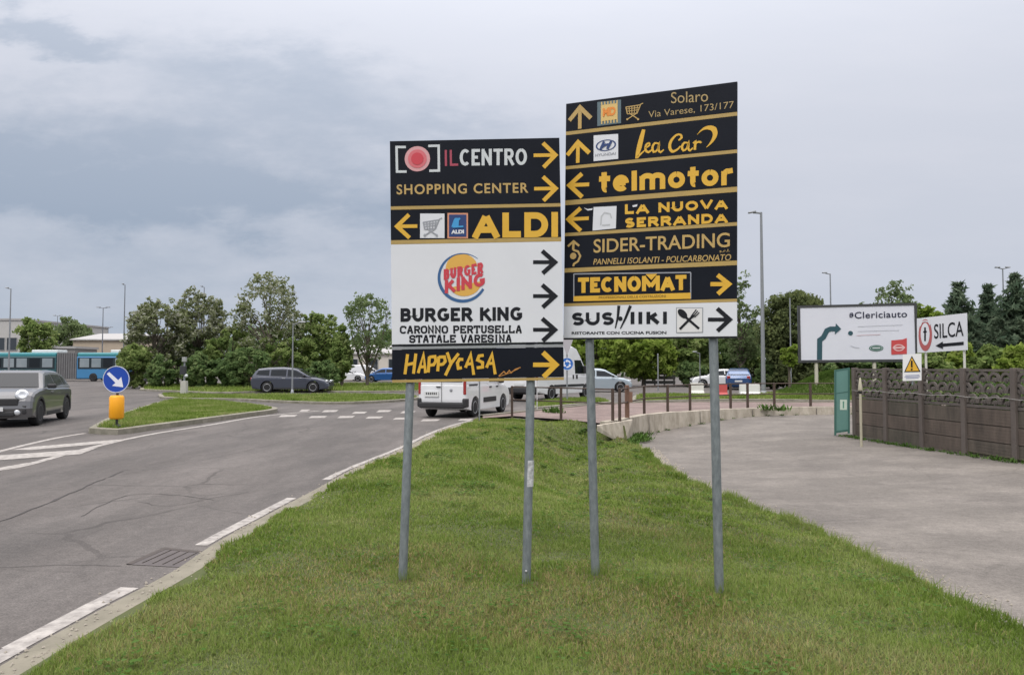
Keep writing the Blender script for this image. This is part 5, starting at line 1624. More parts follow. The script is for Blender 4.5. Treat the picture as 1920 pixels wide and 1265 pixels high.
# ---- barriers by the far lane
def barrier(name, u0, u1, vt, vb, label, m):
    a, b = G(u0, vb), G(u1, vb); D = a.y; ztop = P(u0, vt, D).z; w = (b - a).length
    t = thing(name, a.lerp(b, .5), label, 'barrier')
    g = MB(); d = .45
    prof = [(-d / 2, 0), (d / 2, 0), (d / 2, ztop * .2), (d * .25, ztop * .42), (d * .2, ztop), (-d * .2, ztop), (-d * .25, ztop * .42), (-d / 2, ztop * .2)]
    g.prism([(-w / 2, y, z) for y, z in prof], (w, 0, 0)); bd = g.build('body', [m], t, bevel=.02)
    g = MB(); g.box((-w * .22, -d * .46, ztop * .10), (w * .2, .06, ztop * .14)); g.box((w * .22, -d * .46, ztop * .10), (w * .2, .06, ztop * .14)); g.build('slot', [mat('slot_dark', (.08, .08, .08), .8)], t)
    return t
MWB = mat('white_plastic', (.66, .66, .60), .5, (.56, .55, .48), 4, .6)
barrier('road_barrier', 1295, 1319, 718, 741, 'off-white barrier block left of the second board post', MWB)
barrier('road_barrier', 1345, 1363, 720, 746, 'red plastic barrier just right of the second board post', mat('red_plastic', (.52, .075, .07), .45, (.45, .08, .08), 4, .6))
barrier('road_barrier', 1387, 1424, 720, 744, 'wide white barrier in front of the blue car', mat('white_plastic_clean', (.72, .72, .70), .5, (.62, .62, .58), 4, .6))
# grey slatted trailer
a, b = G(1210, 724), G(1264, 724)
t = thing('board_fence', a.lerp(b, .5), 'low weathered board fence under the bright green trees', 'fence')
zt = P(1230, 697, a.y).z
for i in range(4):
    x = -(b - a).length / 2 + (b - a).length * i / 3
    g = MB(); g.box((x, .05, zt / 2), (.12, .1, zt)); g.build('post', [mat('grey_timber', (.17, .165, .15), .8, (.27, .26, .24), 5, .6)], t)
for k in range(3):
    g = MB(); g.box((0, 0, zt * (.28 + .31 * k)), ((b - a).length + .2, .05, zt * .22)); g.build('board', [MATS['grey_timber']], t)

# ================================================================== BUILDINGS
M_STUCCO = mat('pale_stucco', (.42, .41, .39), .9, (.48, .47, .45), 1.2, .6)
M_BEIGE = mat('beige_render', (.44, .36, .27), .9, (.50, .42, .33), 1.0, .6)
M_GLASS = mat('window_glass', (.035, .042, .05), .12, spec=.7)
M_ROOFG = mat('grey_sheet_roof', (.33, .32, .31), .7, (.40, .39, .38), 2, .6)
def building(name, u0, u1, vt, D, depth, label, m, roof=None, wins=(), zb=0.0, overhang=.3):
    a, b = P(u0, vt, D), P(u1, vt, D); w = b.x - a.x; h = a.z - zb
    t = thing(name, ((a.x + b.x) / 2, D, zb), label, 'building')
    g = MB(); g.box((0, depth / 2, h / 2), (w, depth, h)); wl_ = g.build('wall', [m], t)
    g = MB()
    if roof: g.prism([(-w / 2 - overhang, -overhang, h + .003), (w / 2 + overhang, -overhang, h + .003), (w / 2 + overhang * .5, depth / 2, h + roof), (-w / 2 - overhang * .5, depth / 2, h + roof)], (0, 0, .16)); g.prism([(-w / 2 - overhang, depth + overhang, h + .003), (w / 2 + overhang, depth + overhang, h + .003), (w / 2 + overhang * .5, depth / 2, h + roof), (-w / 2 - overhang * .5, depth / 2, h + roof)], (0, 0, .16))
    else:
        for (c_, s_) in (((0, 0, h + .12), (w + .3, .3, .3)), ((0, depth, h + .12), (w + .3, .3, .3)), ((-w / 2, depth / 2, h + .12), (.3, depth - .3, .3)), ((w / 2, depth / 2, h + .12), (.3, depth - .3, .3))): g.box(c_, s_)
        g.box((0, depth / 2, h + .03), (w - .3, depth - .3, .06))
    g.build('roof', [M_ROOFG], t)
    for (x, z, ww, hh) in wins:
        g = MB()
        for (cx, cz, sx, sz) in ((x, z + hh / 2 + .04, ww + .16, .08), (x, z - hh / 2 - .04, ww + .16, .08), (x - ww / 2 - .04, z, .08, hh), (x + ww / 2 + .04, z, .08, hh)): g.box((cx, -.03, cz), (sx, .1, sz))
        fr = g.build('window', [mat('window_frame', (.3, .3, .3), .6)], t)
        g = MB(); g.box((x, -.01, z), (ww - .002, .03, hh - .002)); g.build('pane', [M_GLASS], fr)
    return t
building('warehouse', -190, 42, 600, 122, 26, 'tall pale grey warehouse at the far left behind the bus', M_STUCCO, None, [(x, 5.4, 1.6, 2.0) for x in (4.2, 6.6, 8.6, -1, -4)])
building('low_building', 137, 243, 638, 102, 14, 'low beige building with a shallow roof behind the bus', M_BEIGE, 1.1, [(-2.4, 2.4, 1, 1.2), (.2, 2.4, 1, 1.2), (2.4, 2.4, 1, 1.2)])
building('shed', 100, 141, 653, 95, 5, 'small shelter with a pale flat roof between the bus and the beige building', mat('shed_grey', (.22, .21, .20), .8), None, [(0, 1.6, 1, 1)])
building('cream_house', 640, 760, 664, 92, 12, 'cream house seen through the thin trees left of the boards', mat('cream_render', (.58, .53, .46), .9, (.62, .57, .5), 1, .6), 1.2, [(-2.5, 1.9, 1.1, 1.3), (0, 1.9, 1.1, 1.3), (2.5, 1.9, 1.1, 1.3)])
# ================================================================== VEHICLES
M_TYRE = mat('tyre_rubber', (.012, .012, .013), .85, (.02, .02, .02), 20, .6)
M_RIM = mat('alloy', (.42, .43, .44), .35, metal=.7)
M_RIMD = mat('dark_alloy', (.05, .05, .055), .4, metal=.5)
M_CARGL = mat('car_glass', (.010, .013, .016), .08, spec=.36)
M_BLKPL = mat('black_plastic', (.018, .018, .02), .6, (.025, .025, .026), 10, .6)
M_LENS = mat('lamp_lens', (.60, .62, .64), .12, metal=.3, coat=1)
M_REDL = mat('red_lens', (.30, .02, .02), .2, coat=1)
M_PLATE = mat('number_plate', (.62, .63, .62), .5)


def paint_mat(name, col, metal=.0, rough=.32):
    return mat(name, col, rough, tuple(c * .92 for c in col), 1.5, .6, metal=metal, coat=.7)


def wheel_parts(t, x, y, r, w, rim, side):
    """A wheel with its rim on the outer side; side is +1 for the left of the vehicle."""
    g = MB()
    prof = [(r * .62, -w / 2), (r * .93, -w / 2), (r, -w * .36), (r, w * .36), (r * .93, w / 2), (r * .62, w / 2)]
    g.lathe(prof, (x, y, r), (0, side, 0), 26)
    o = g.build('wheel', [M_TYRE], t)
    g = MB()
    g.lathe([(r * .66, w * .40), (r * .64, w * .52), (r * .57, w * .50), (r * .56, w * .30)], (x, y, r), (0, side, 0), 26)
    g.lathe([(0, w * .50), (r * .14, w * .49), (r * .16, w * .3)], (x, y, r), (0, side, 0), 14)
    for k in range(5):
        a = 2 * PI * k / 5 + .3
        ca, sa = math.cos(a), math.sin(a)
        yy = y + side * w * .44
        p = lambda q, s: (x + ca * q * r - sa * s * r, yy, r + sa * q * r + ca * s * r)
        g.prism([p(.10, -.09), p(.60, -.06), p(.60, .06), p(.10, .09)], (0, -side * .02, 0))
    g.lathe([(0, w * .18), (r * .6, w * .18)], (x, y, r), (0, side, 0), 20, 1)
    g.build('rim', [rim, M_BLKPL], o)
    return o


def car(name, loc, rz, label, paint, S, group=None, cat='car', rim=None):
    """S: top = outline of the lower body from tail to nose, cabin = outline of the greenhouse from tail to nose, both (x, z); w half width; wb wheelbase; r wheel radius."""
    t = thing(name, loc, label, cat, group, rz)
    hw, r, wb, zb = S['w'], S['r'], S['wb'], S.get('zb', .2)
    ra = r * 1.18
    pts = [(x, z, 0) for x, z in S['top']]
    xf, xr = S['top'][-1][0], S['top'][0][0]
    out = list(pts)
    for xw in (S['xf'], S['xf'] - wb):
        th = math.asin(max(-1, min(1, (zb - r) / ra)))
        for i in range(13):
            a = th + (PI - 2 * th) * i / 12
            out.append((xw + ra * math.cos(a), r + ra * math.sin(a), 1))
    n = len(out)
    area = sum(out[i][0] * out[(i + 1) % n][1] - out[(i + 1) % n][0] * out[i][1] for i in range(n))
    sg = 1 if area > 0 else -1
    def inset(d):
        res = []
        for i in range(n):
            a, b, c = out[i - 1], out[i], out[(i + 1) % n]
            if b[2]: res.append((b[0], b[1])); continue
            t1 = Vector((b[0] - a[0], b[1] - a[1])); t2 = Vector((c[0] - b[0], c[1] - b[1]))
            t1 = t1.normalized() if t1.length > 1e-6 else t2.normalized(); t2 = t2.normalized() if t2.length > 1e-6 else t1
            m = (t1 + t2); m = m.normalized() if m.length > 1e-6 else t1
            nn = Vector((-m.y, m.x)) * sg
            k = 1 / max(.55, m.dot(t1))
            x, z = b[0] + nn.x * d * k, b[1] + nn.y * d * k
            res.append((x, max(z, zb)))
        return res
    lay = S.get('lay', [(-1.0, .17), (-.985, .075), (-.93, .025), (-.80, 0), (.80, 0), (.93, .025), (.985, .075), (1.0, .17)])
    g = MB(); vs = []
    for fy, d in lay:
        vs += [(x, fy * hw, z) for x, z in inset(d)]
    fs = [(L * n + i, L * n + (i + 1) % n, (L + 1) * n + (i + 1) % n, (L + 1) * n + i) for L in range(len(lay) - 1) for i in range(n)]
    fs += [tuple(range(n)), tuple((len(lay) - 1) * n + i for i in range(n))]
    g.add(vs, fs, 0, False)
    # dark floor and wheel wells
    body = g.build('body', [paint], t, bevel=.015)
    g = MB(); g.box(((xf + xr) / 2, 0, r + .12), (xf - xr - .5, hw * 1.5, .3)); g.build('underbody', [M_BLKPL], t)
    # greenhouse
    cb = S['cabin']; zc0, zc1 = cb[0][1], max(z for x, z in cb)
    wb_, wr = S.get('cw', hw * .93), S.get('rw', hw * .74)
    cw = lambda z: wb_ + (wr - wb_) * min(1, max(0, (z - zc0) / (zc1 - zc0)))
    g = MB(); m = len(cb); vs = []
    for f_, inz in ((-1, .06), (-.86, 0.0), (.86, 0.0), (1, .06)):
        for (x, z) in cb:
            k = (z - zc0) / (zc1 - zc0)
            vs.append((x, f_ * cw(z) if abs(f_) < 1 else f_ * cw(z - inz * k), z - inz * (k if abs(f_) == 1 else 0)))
    fs = [(L * m + i, L * m + (i + 1) % m, (L + 1) * m + (i + 1) % m, (L + 1) * m + i) for L in range(3) for i in range(m)] + [tuple(range(m)), tuple(3 * m + i for i in range(m))]
    g.add(vs, fs); g.build('cabin', [paint], t, bevel=.02)
    for wn in S.get('side', []):
        for s in (-1, 1):
            g = MB(); k_ = lambda z: (z - zc0) / (zc1 - zc0)
            p = [(x, s * (cw(z - .06 * k_(z)) + .006), z - .06 * k_(z)) for x, z in wn]
            g.prism(p, (0, -s * .01, 0)); g.build('side_window', [M_CARGL], t)
    for key, nm in (('front', 'windscreen'), ('rear', 'rear_window')):
        if key not in S: continue
        (x0, z0), (x1, z1) = S[key]
        d = Vector((x1 - x0, 0, z1 - z0)).normalized(); nn = Vector((d.z, 0, -d.x))
        if (nn.x > 0) != (key == 'front'): nn = -nn
        a0, a1 = cw(z0) * .88, cw(z1) * .86
        g = MB(); o_ = nn * .012
        p = [Vector((x0, -a0, z0)) + o_, Vector((x0, a0, z0)) + o_, Vector((x1, a1, z1)) + o_, Vector((x1, -a1, z1)) + o_]
        g.prism(p, -nn * .02); g.build(nm, [M_CARGL], t)
    for xw in (S['xf'], S['xf'] - wb):
        for s in (-1, 1): wheel_parts(t, xw, s * (hw - S.get('ww', .20) / 2 - .01), r, S.get('ww', .20), rim or M_RIM, s)
    for (x, y, z, sx, sy, sz, mm, nm) in S.get('boxes', []):
        for s in ((-1, 1) if y else (1,)):
            g = MB(); g.box((x, y * s, z), (sx, sy, sz)); g.build(nm, [mm], t, bevel=min(sx, sy, sz) * .3)
    return t


def head_between(p, q): return math.atan2((q - p).y, (q - p).x)


SUV = dict(w=.91, r=.345, wb=2.67, xf=1.36, zb=.24, ww=.22,
    top=[(-1.86, .26), (-1.94, .45), (-1.95, .78), (-1.88, .95), (-1.62, 1.00), (.72, 1.04), (.95, 1.04), (1.45, 1.01), (1.84, .94), (2.02, .85), (2.09, .70), (2.14, .50), (2.08, .24)],
    cabin=[(-1.85, .96), (-1.74, 1.22), (-1.55, 1.40), (-1.25, 1.475), (-.5, 1.515), (.05, 1.505), (.30, 1.45), (.98, 1.0)],
    cw=.87, rw=.61,
    side=[[(-.30, 1.06), (-.28, 1.44), (.22, 1.41), (.78, 1.06)], [(-1.18, 1.08), (-1.12, 1.41), (-.36, 1.44), (-.38, 1.06)], [(-1.62, 1.10), (-1.47, 1.33), (-1.20, 1.39), (-1.26, 1.08)]],
    front=((.93, 1.04), (.34, 1.43)), rear=((-1.83, 1.03), (-1.58, 1.37)))
# silver crossover at the left edge
fw = G(72, 797); rwh = G(119, 785.5)
d = (fw - rwh).normalized(); rz = math.atan2(d.y, d.x)
left = Vector((-d.y, d.x, 0))
mid = fw - d * 1.36 - left * .86
PS = paint_mat('silver_grey_paint', (.14, .14, .145), .45, .28)
SUVB = dict(SUV)
SUVB['boxes'] = [(2.085, 0, .67, .09, 1.16, .20, M_BLKPL, 'grille'), (2.13, 0, .36, .09, 1.0, .13, M_BLKPL, 'lower_grille'), (.62, .98, 1.06, .16, .22, .13, M_BLKPL, 'mirror'),
                 (2.10, .72, .47, .06, .10, .22, M_BLKPL, 'side_vent'), (.1, .905, .30, 1.4, .03, .12, M_BLKPL, 'sill'), (2.185, 0, .49, .02, .52, .11, M_PLATE, 'number_plate'),
                 (.30, .915, .88, .2, .03, .03, PS, 'door_handle'), (-1.90, .66, .80, .08, .2, .28, M_REDL, 'tail_light')]
t = car('car', mid, rz, 'silver grey hatchback with round headlights cut off by the left edge', PS, SUVB, rim=M_RIMD)
for s in (-1, 1):
    g = MB(); ax = Vector((.86, s * .30, .34)).normalized(); c = Vector((1.985, s * .63, .845))
    g.lathe([(0, .045), (.05, .05), (.09, .072), (.115, .068), (.14, .03), (.15, -.05)], c, ax, 22); h_ = g.build('headlight', [M_LENS], t)
    g = MB(); g.lathe([(.130, .040), (.158, .034), (.165, -.04)], c, ax, 22); g.build('ring', [mat('chrome', (.6, .6, .6), .15, metal=1)], h_)
    g = MB(); g.lathe([(0, .05), (.045, .05), (.075, .03), (.085, -.05)], (2.10, s * .56, .40), (1, s * .1, 0), 16); g.build('fog_light', [M_LENS], t)
    for xw in (1.36, 1.36 - 2.67):
        e, i_ = [], []
        for k in range(15):
            a = R(-8) + R(196) * k / 14
            e.append((xw + .455 * math.cos(a), s * .915, .345 + .455 * math.sin(a))); i_.append((xw + .395 * math.cos(a), s * .918, .345 + .395 * math.sin(a)))
        g = MB(); g.strip(e, i_); g.strip(e, [(x, s * .80, z) for x, y, z in e]); g.build('arch_trim', [M_BLKPL], t)
# pale car just behind it (only its roof shows)
SEDAN = dict(w=.88, r=.315, wb=2.62, xf=1.32, zb=.2, ww=.2,
    top=[(-2.08, .2), (-2.16, .45), (-2.14, .80), (-2.02, .94), (-1.6, .96), (.85, .95), (1.5, .90), (1.95, .78), (2.13, .60), (2.15, .40), (2.08, .2)],
    cabin=[(-1.95, .92), (-1.55, 1.25), (-1.15, 1.42), (-.4, 1.46), (.1, 1.42), (.35, 1.34), (1.05, .93)],
    cw=.84, rw=.64, side=[[(-.32, .98), (-.30, 1.37), (.22, 1.32), (.86, .97)], [(-1.45, 1.0), (-1.15, 1.32), (-.38, 1.37), (-.40, .98)]],
    front=((1.0, .97), (.40, 1.31)), rear=((-1.85, 1.0), (-1.25, 1.38)),
    boxes=[(.75, .95, 1.0, .14, .16, .11, M_BLKPL, 'mirror'), (2.08, .62, .66, .1, .34, .12, M_LENS, 'headlight'), (-2.10, .66, .74, .08, .30, .16, M_REDL, 'tail_light'),
           (2.14, 0, .5, .04, .9, .14, M_BLKPL, 'grille'), (2.165, 0, .38, .02, .5, .11, M_PLATE, 'number_plate'), (-.45, .875, .84, .16, .02, .03, M_BLKPL, 'door_handle')])
p = G(6, 733); car('car', (p.x - 2.2, p.y + .0, 0), rz + .12, 'pale car queuing behind the silver hatchback, only its roof showing', paint_mat('pale_silver_paint', (.55, .57, .58), .3), SEDAN, 'cars on the far road')

# dark grey estate car
WAGON = dict(w=.92, r=.345, wb=2.82, xf=1.40, zb=.22, ww=.22,
    top=[(-2.35, .24), (-2.45, .5), (-2.46, .86), (-2.34, 1.02), (-1.8, 1.04), (.8, .99), (1.6, .93), (2.1, .80), (2.34, .62), (2.38, .42), (2.3, .22)],
    cabin=[(-2.36, 1.0), (-2.18, 1.36), (-2.0, 1.50), (-1.4, 1.57), (-.5, 1.60), (.1, 1.54), (.4, 1.46), (1.28, .97)],
    cw=.88, rw=.68, side=[[(-.18, 1.04), (-.18, 1.49), (.32, 1.42), (1.02, 1.02)], [(-1.22, 1.07), (-1.20, 1.48), (-.26, 1.49), (-.26, 1.04)], [(-2.12, 1.14), (-1.98, 1.42), (-1.30, 1.47), (-1.31, 1.08)]],
    front=((1.2, 1.01), (.46, 1.42)), rear=((-2.33, 1.08), (-2.10, 1.43)),
    boxes=[(.85, 1.0, 1.06, .16, .18, .13, M_BLKPL, 'mirror'), (2.22, .66, .74, .16, .36, .10, M_LENS, 'headlight'), (-2.42, .72, .86, .08, .26, .18, M_REDL, 'tail_light'),
           (2.36, 0, .56, .05, 1.1, .22, M_BLKPL, 'grille'), (0, .925, .28, 2.0, .02, .10, M_BLKPL, 'sill'), (-.4, .925, .90, .2, .02, .03, MATS['alloy'], 'door_handle'), (.62, .925, .92, .2, .02, .03, MATS['alloy'], 'door_handle')])
a, b = G(500, 736.5), G(587, 736.5)
car('car', (a.lerp(b, .5).x - .02, a.y + .9, 0), .03, 'dark grey estate car passing in profile below the robinia trees', paint_mat('dark_grey_paint', (.055, .062, .085), .35), WAGON, 'cars on the far road')
# silver blue hatchback behind the posts
HATCH = dict(w=.88, r=.32, wb=2.55, xf=1.27, zb=.22, ww=.2,
    top=[(-1.95, .22), (-2.04, .5), (-2.02, .82), (-1.92, .98), (-1.5, 1.0), (.8, .98), (1.5, .90), (1.88, .76), (2.02, .58), (2.04, .40), (1.98, .22)],
    cabin=[(-1.92, .96), (-1.75, 1.28), (-1.45, 1.45), (-.5, 1.53), (.05, 1.50), (.35, 1.42), (1.2, .95)],
    cw=.84, rw=.64, side=[[(-.25, 1.02), (-.24, 1.43), (.28, 1.38), (.98, 1.0)], [(-1.2, 1.06), (-1.15, 1.41), (-.32, 1.43), (-.33, 1.02)]],
    front=((1.14, .99), (.40, 1.39)), rear=((-1.88, 1.05), (-1.55, 1.40)),
    boxes=[(.8, .95, 1.02, .14, .16, .12, M_BLKPL, 'mirror'), (1.86, .64, .74, .22, .3, .12, M_LENS, 'headlight'), (-1.98, .66, .86, .08, .22, .28, M_REDL, 'tail_light'),
           (2.03, 0, .48, .04, .9, .2, M_BLKPL, 'grille'), (-.4, .885, .88, .18, .02, .03, M_BLKPL, 'door_handle'), (2.05, 0, .40, .02, .5, .11, M_PLATE, 'number_plate'), (-2.05, 0, .62, .02, .5, .11, M_PLATE, 'number_plate')])
p = G(1127, 735); car('car', (p.x, p.y + .9, 0), -.04, 'silver blue hatchback behind the left post of the taller board', paint_mat('ice_blue_paint', (.36, .42, .46), .35), HATCH, 'cars on the far road')
# white car and blue car beyond the barriers
p = G(1352, 726.5); car('car', (p.x - .1, p.y + .3, 0), PI - .12, 'white car parked behind the red barrier', paint_mat('white_paint', (.70, .71, .72), 0), SEDAN, 'cars beyond the barriers')
p = G(1400, 731); car('car', (p.x, p.y + 1.8, 0), PI / 2 - .30, 'bright blue hatchback beyond the white barrier', paint_mat('bright_blue_paint', (.012, .055, .16), .3), HATCH, 'cars beyond the barriers')
# cars seen through the thin trees on the left
p = P(650, 714, 84); car('car', (p.x, 84, 0), .1, 'white car left of the white van far behind the thin trees', MATS['white_paint'], SEDAN, 'cars far behind the thin trees')
p = P(722, 714, 80); car('car', (p.x, 80, 0), PI - .1, 'blue car just left of the board, far behind the thin trees', paint_mat('mid_blue_paint', (.02, .10, .30), .3), HATCH, 'cars far behind the thin trees')
p = P(263, 716, 71); car('car', (p.x + .3, 71, 0), 2.6, 'black car half hidden by leaves right of the bus', paint_mat('black_paint', (.012, .012, .014), .2), HATCH, 'cars on the far road')

# small white delivery van seen from behind
VAN = dict(w=.92, r=.325, wb=2.78, xf=1.42, zb=.24, ww=.21,
    top=[(-2.18, .42), (-2.20, .60), (-2.20, 1.06), (-2.15, 1.12), (-1.5, 1.12), (.95, 1.10), (1.55, 1.06), (2.0, .93), (2.16, .74), (2.20, .48), (2.12, .24), (-2.1, .24)][0:11],
    cabin=[(-2.19, 1.09), (-2.13, 1.62), (-2.0, 1.80), (-1.7, 1.845), (-.3, 1.86), (.3, 1.80), (.55, 1.70), (1.35, 1.06)],
    cw=.905, rw=.80, side=[[(.0, 1.16), (.02, 1.62), (.45, 1.60), (1.02, 1.15)]], front=((1.27, 1.12), (.60, 1.66)), rear=((-2.185, 1.18), (-2.15, 1.62)),
    lay=[(-1.0, .10), (-.985, .04), (-.95, .012), (-.85, 0), (.85, 0), (.95, .012), (.985, .04), (1.0, .10)])
VAN['top'] = [(-2.18, .30)] + VAN['top']
PW = paint_mat('van_white_paint', (.74, .75, .76), 0, .35)
VAN['boxes'] = [(-2.20, 0, .42, .16, 1.72, .20, M_BLKPL, 'bumper'), (-2.10, .86, .50, .30, .16, .30, M_BLKPL, 'bumper_corner'), (-2.17, .86, 1.02, .08, .10, .50, M_REDL, 'tail_light'), (.95, 1.02, 1.2, .16, .2, .2, M_BLKPL, 'mirror'),
                (.0, .925, .55, 1.25, .03, .17, M_BLKPL, 'side_moulding'), (-1.55, .925, 1.08, .75, .02, .05, M_BLKPL, 'slide_rail'), (.05, .93, .98, .2, .03, .05, M_BLKPL, 'door_handle'), (.72, .93, .98, .2, .03, .05, M_BLKPL, 'door_handle'), (-2.215, -.0, 1.0, .02, .012, .95, M_BLKPL, 'door_seam')]
rr, rl = G(884, 781.5), G(818, 779.0)
fwh = G(941, 772)
d = Vector((.33, .944, 0)); left = Vector((-d.y, d.x, 0))
mid = rr + d * 1.36 * .94 + left * .80 * .94 + Vector((.06, 0, 0))
t = car('delivery_van', mid, math.atan2(d.y, d.x), 'small white delivery van seen from behind under the left board', PW, VAN, None, 'van')
t.scale = (.94, .90, .96)
g = MB(); g.box((-2.222, .38, .78), (.03, .54, .17)); g.build('number_plate', [M_PLATE], t)
g = MB()
for k in range(6): g.box((-2.24, .57 - k * .075, .80), (.006, .04, .07))
g.build('plate_characters', [SIGN_INK], t)
g = MB(); g.box((-2.222, .12, 1.02), (.03, .16, .035)); g.build('door_handle', [M_BLKPL], t)
g = MB(); g.lathe([(0, .0), (.05, .0), (.05, .012), (0, .014)], (-2.213, -.36, .92), (-1, 0, 0), 14); g.build('maker_badge', [SIGN_GREY], t)

# tall white van further along
BIG = dict(w=1.02, r=.35, wb=3.45, xf=1.75, zb=.32, ww=.23,
    top=[(-2.95, .40), (-2.98, .6), (-2.98, 1.15), (-2.9, 1.22), (1.2, 1.22), (2.0, 1.18), (2.45, 1.0), (2.6, .75), (2.62, .45), (2.55, .32)],
    cabin=[(-2.97, 1.19), (-2.94, 2.35), (-2.85, 2.60), (-2.6, 2.66), (.55, 2.66), (.95, 2.55), (1.25, 2.2), (2.0, 1.16)],
    cw=1.01, rw=.90, side=[[(.62, 1.28), (.62, 1.98), (1.28, 1.98), (1.80, 1.28)]], front=((1.92, 1.26), (1.32, 2.08)), rear=((-2.965, 1.35), (-2.945, 2.0)),
    lay=[(-1.0, .10), (-.985, .04), (-.95, .012), (-.85, 0), (.85, 0), (.95, .012), (.985, .04), (1.0, .10)],
    boxes=[(-2.98, 0, .52, .18, 1.9, .26, M_BLKPL, 'bumper'), (-2.95, .95, 1.25, .08, .12, .55, M_REDL, 'tail_light'), (1.45, 1.15, 1.5, .14, .22, .36, M_BLKPL, 'mirror'), (0, 1.025, .70, 3.0, .02, .12, M_BLKPL, 'side_moulding'),
           (.75, 1.03, 1.12, .16, .03, .2, M_BLKPL, 'door_handle'), (.38, 1.03, 1.12, .1, .03, .2, M_BLKPL, 'door_handle'), (-3.0, 0, .80, .02, .54, .13, M_PLATE, 'number_plate')])
rr = G(1031, 751.5)
d = Vector((.55, .835, 0)); left = Vector((-d.y, d.x, 0)); mid = rr + d * (3.45 - 1.75) + left * .9
car('cargo_van', mid, math.atan2(d.y, d.x), 'tall white high-roof van behind the gap between the two boards', PW, BIG, None, 'van')
p = P(688, 716, 88); SM = dict(BIG); car('cargo_van', (p.x, 88, 0), .1, 'white van parked far away in front of the cream house', MATS['white_paint'], VAN, None, 'van')

# articulated bus
Db = 83.0
bx = lambda u: P(u, 690, Db).x
t = thing('articulated_bus', (bx(124), Db, 0), 'long teal and blue articulated bus crossing at the far left', 'bus')
BT, BBl = paint_mat('bus_teal', (.035, .25, .28), 0), paint_mat('bus_blue', (.045, .21, .42), 0)
x0 = bx(124)
def section(u0, u1, low, roofpods, seed):
    a, b = bx(u0) - x0, bx(u1) - x0; w = b - a; c = (a + b) / 2
    g = MB(); g.box((c, 1.25, 1.55), (w, 2.5, 2.55)); g.build('body', [low], t, bevel=.12)
    g = MB(); g.box((c, 1.25, 2.98), (w - .1, 2.46, .50)); g.build('roof_band', [BT], t, bevel=.15)
    n_ = max(2, int(w / 1.35)); r_ = random.Random(seed)
    g = MB(); g.box((c, -.012, 2.02), (w - .35, .03, 1.24)); fr = g.build('window_band', [mat('bus_dark', (.02, .03, .035), .25)], t)
    for k in range(n_):
        xx = a + .25 + (w - .5) * (k + .5) / n_
        g = MB(); g.box((xx, -.03, 2.08), ((w - .5) / n_ - .28, .02, 1.0)); g.build('pane', [mat('bus_pane', (.16, .21, .23), .1, (.33, .36, .38), .35, .5) if (k + seed) % 3 else M_CARGL], fr)
    for (ua, ub) in roofpods:
        pa_, pb_ = bx(ua) - x0, bx(ub) - x0
        g = MB(); g.box(((pa_ + pb_) / 2, 1.25, 3.36), (pb_ - pa_, 1.9, .36)); g.build('roof_unit', [mat('bus_white', (.66, .70, .70), .5)], t, bevel=.08)
    return a, b
section(143, 262, BBl, [(204, 240)], 1)
section(-120, 105, paint_mat('bus_dark_teal', (.02, .085, .095), 0), [(55, 104)], 2)
g = MB(); a, b = bx(105) - x0, bx(143) - x0
for k in range(9):
    xa_, xb_ = a + (b - a) * k / 9, a + (b - a) * (k + 1) / 9
    g.box(((xa_ + xb_) / 2, 1.25, 1.75), (xb_ - xa_ - .06, 2.36, 2.9)); g.box((xb_ - .03, 1.25, 1.75), (.062, 2.2, 2.8))
g.build('bellows', [mat('bellows_rubber', (.12, .12, .125), .8, (.17, .165, .165), 2, .6)], t)
for u in (-60, 60, 175, 230):
    for yy, s in ((.15, -1), (2.35, 1)): wheel_parts(t, bx(u) - x0, yy - .02 if s < 0 else yy, .48, .28, M_RIMD, s)
# ================================================================== TREES, SHRUBS, HEDGES
M_BARK = mat('bark', (.075, .06, .045), .9, (.13, .11, .085), 8, .6, .6, 20, stretch=(3, 3, .6))
LEAF = {
 'dark': leaf_mat('leaves_dark', [(.049, .088, .035), (.110, .175, .066), (.185, .254, .101), (.284, .341, .151)], 0.5, .55, .5, .6),
 'mid': leaf_mat('leaves_mid', [(.070, .118, .036), (.164, .234, .072), (.252, .322, .112), (.372, .410, .179)], 0.5, .55, .5, .6),
 'bright': leaf_mat('leaves_bright', [(.084, .135, .024), (.176, .254, .045), (.268, .351, .073), (.368, .419, .138)], 0.55, .55, .5, .5),
 'robinia': leaf_mat('leaves_robinia', [(.078, .101, .043), (.140, .168, .069), (.213, .241, .118), (.403, .414, .314), (.500, .500, .482)], .5, .62, .5, .7),
 'pale': leaf_mat('leaves_pale', [(.095, .14, .06), (.17, .225, .10), (.25, .30, .16)], 0.5, .6, .5, .6),
 'conifer': leaf_mat('needles', [(.055, .094, .061), (.094, .138, .088), (.138, .182, .119), (.187, .231, .154)], 0.4, .6, .5, .6),
 'ivy': leaf_mat('ivy_leaves', [(.053, .072, .036), (.103, .127, .057), (.151, .183, .076), (.231, .262, .100)], 0.45, .55, .5, .45),
}


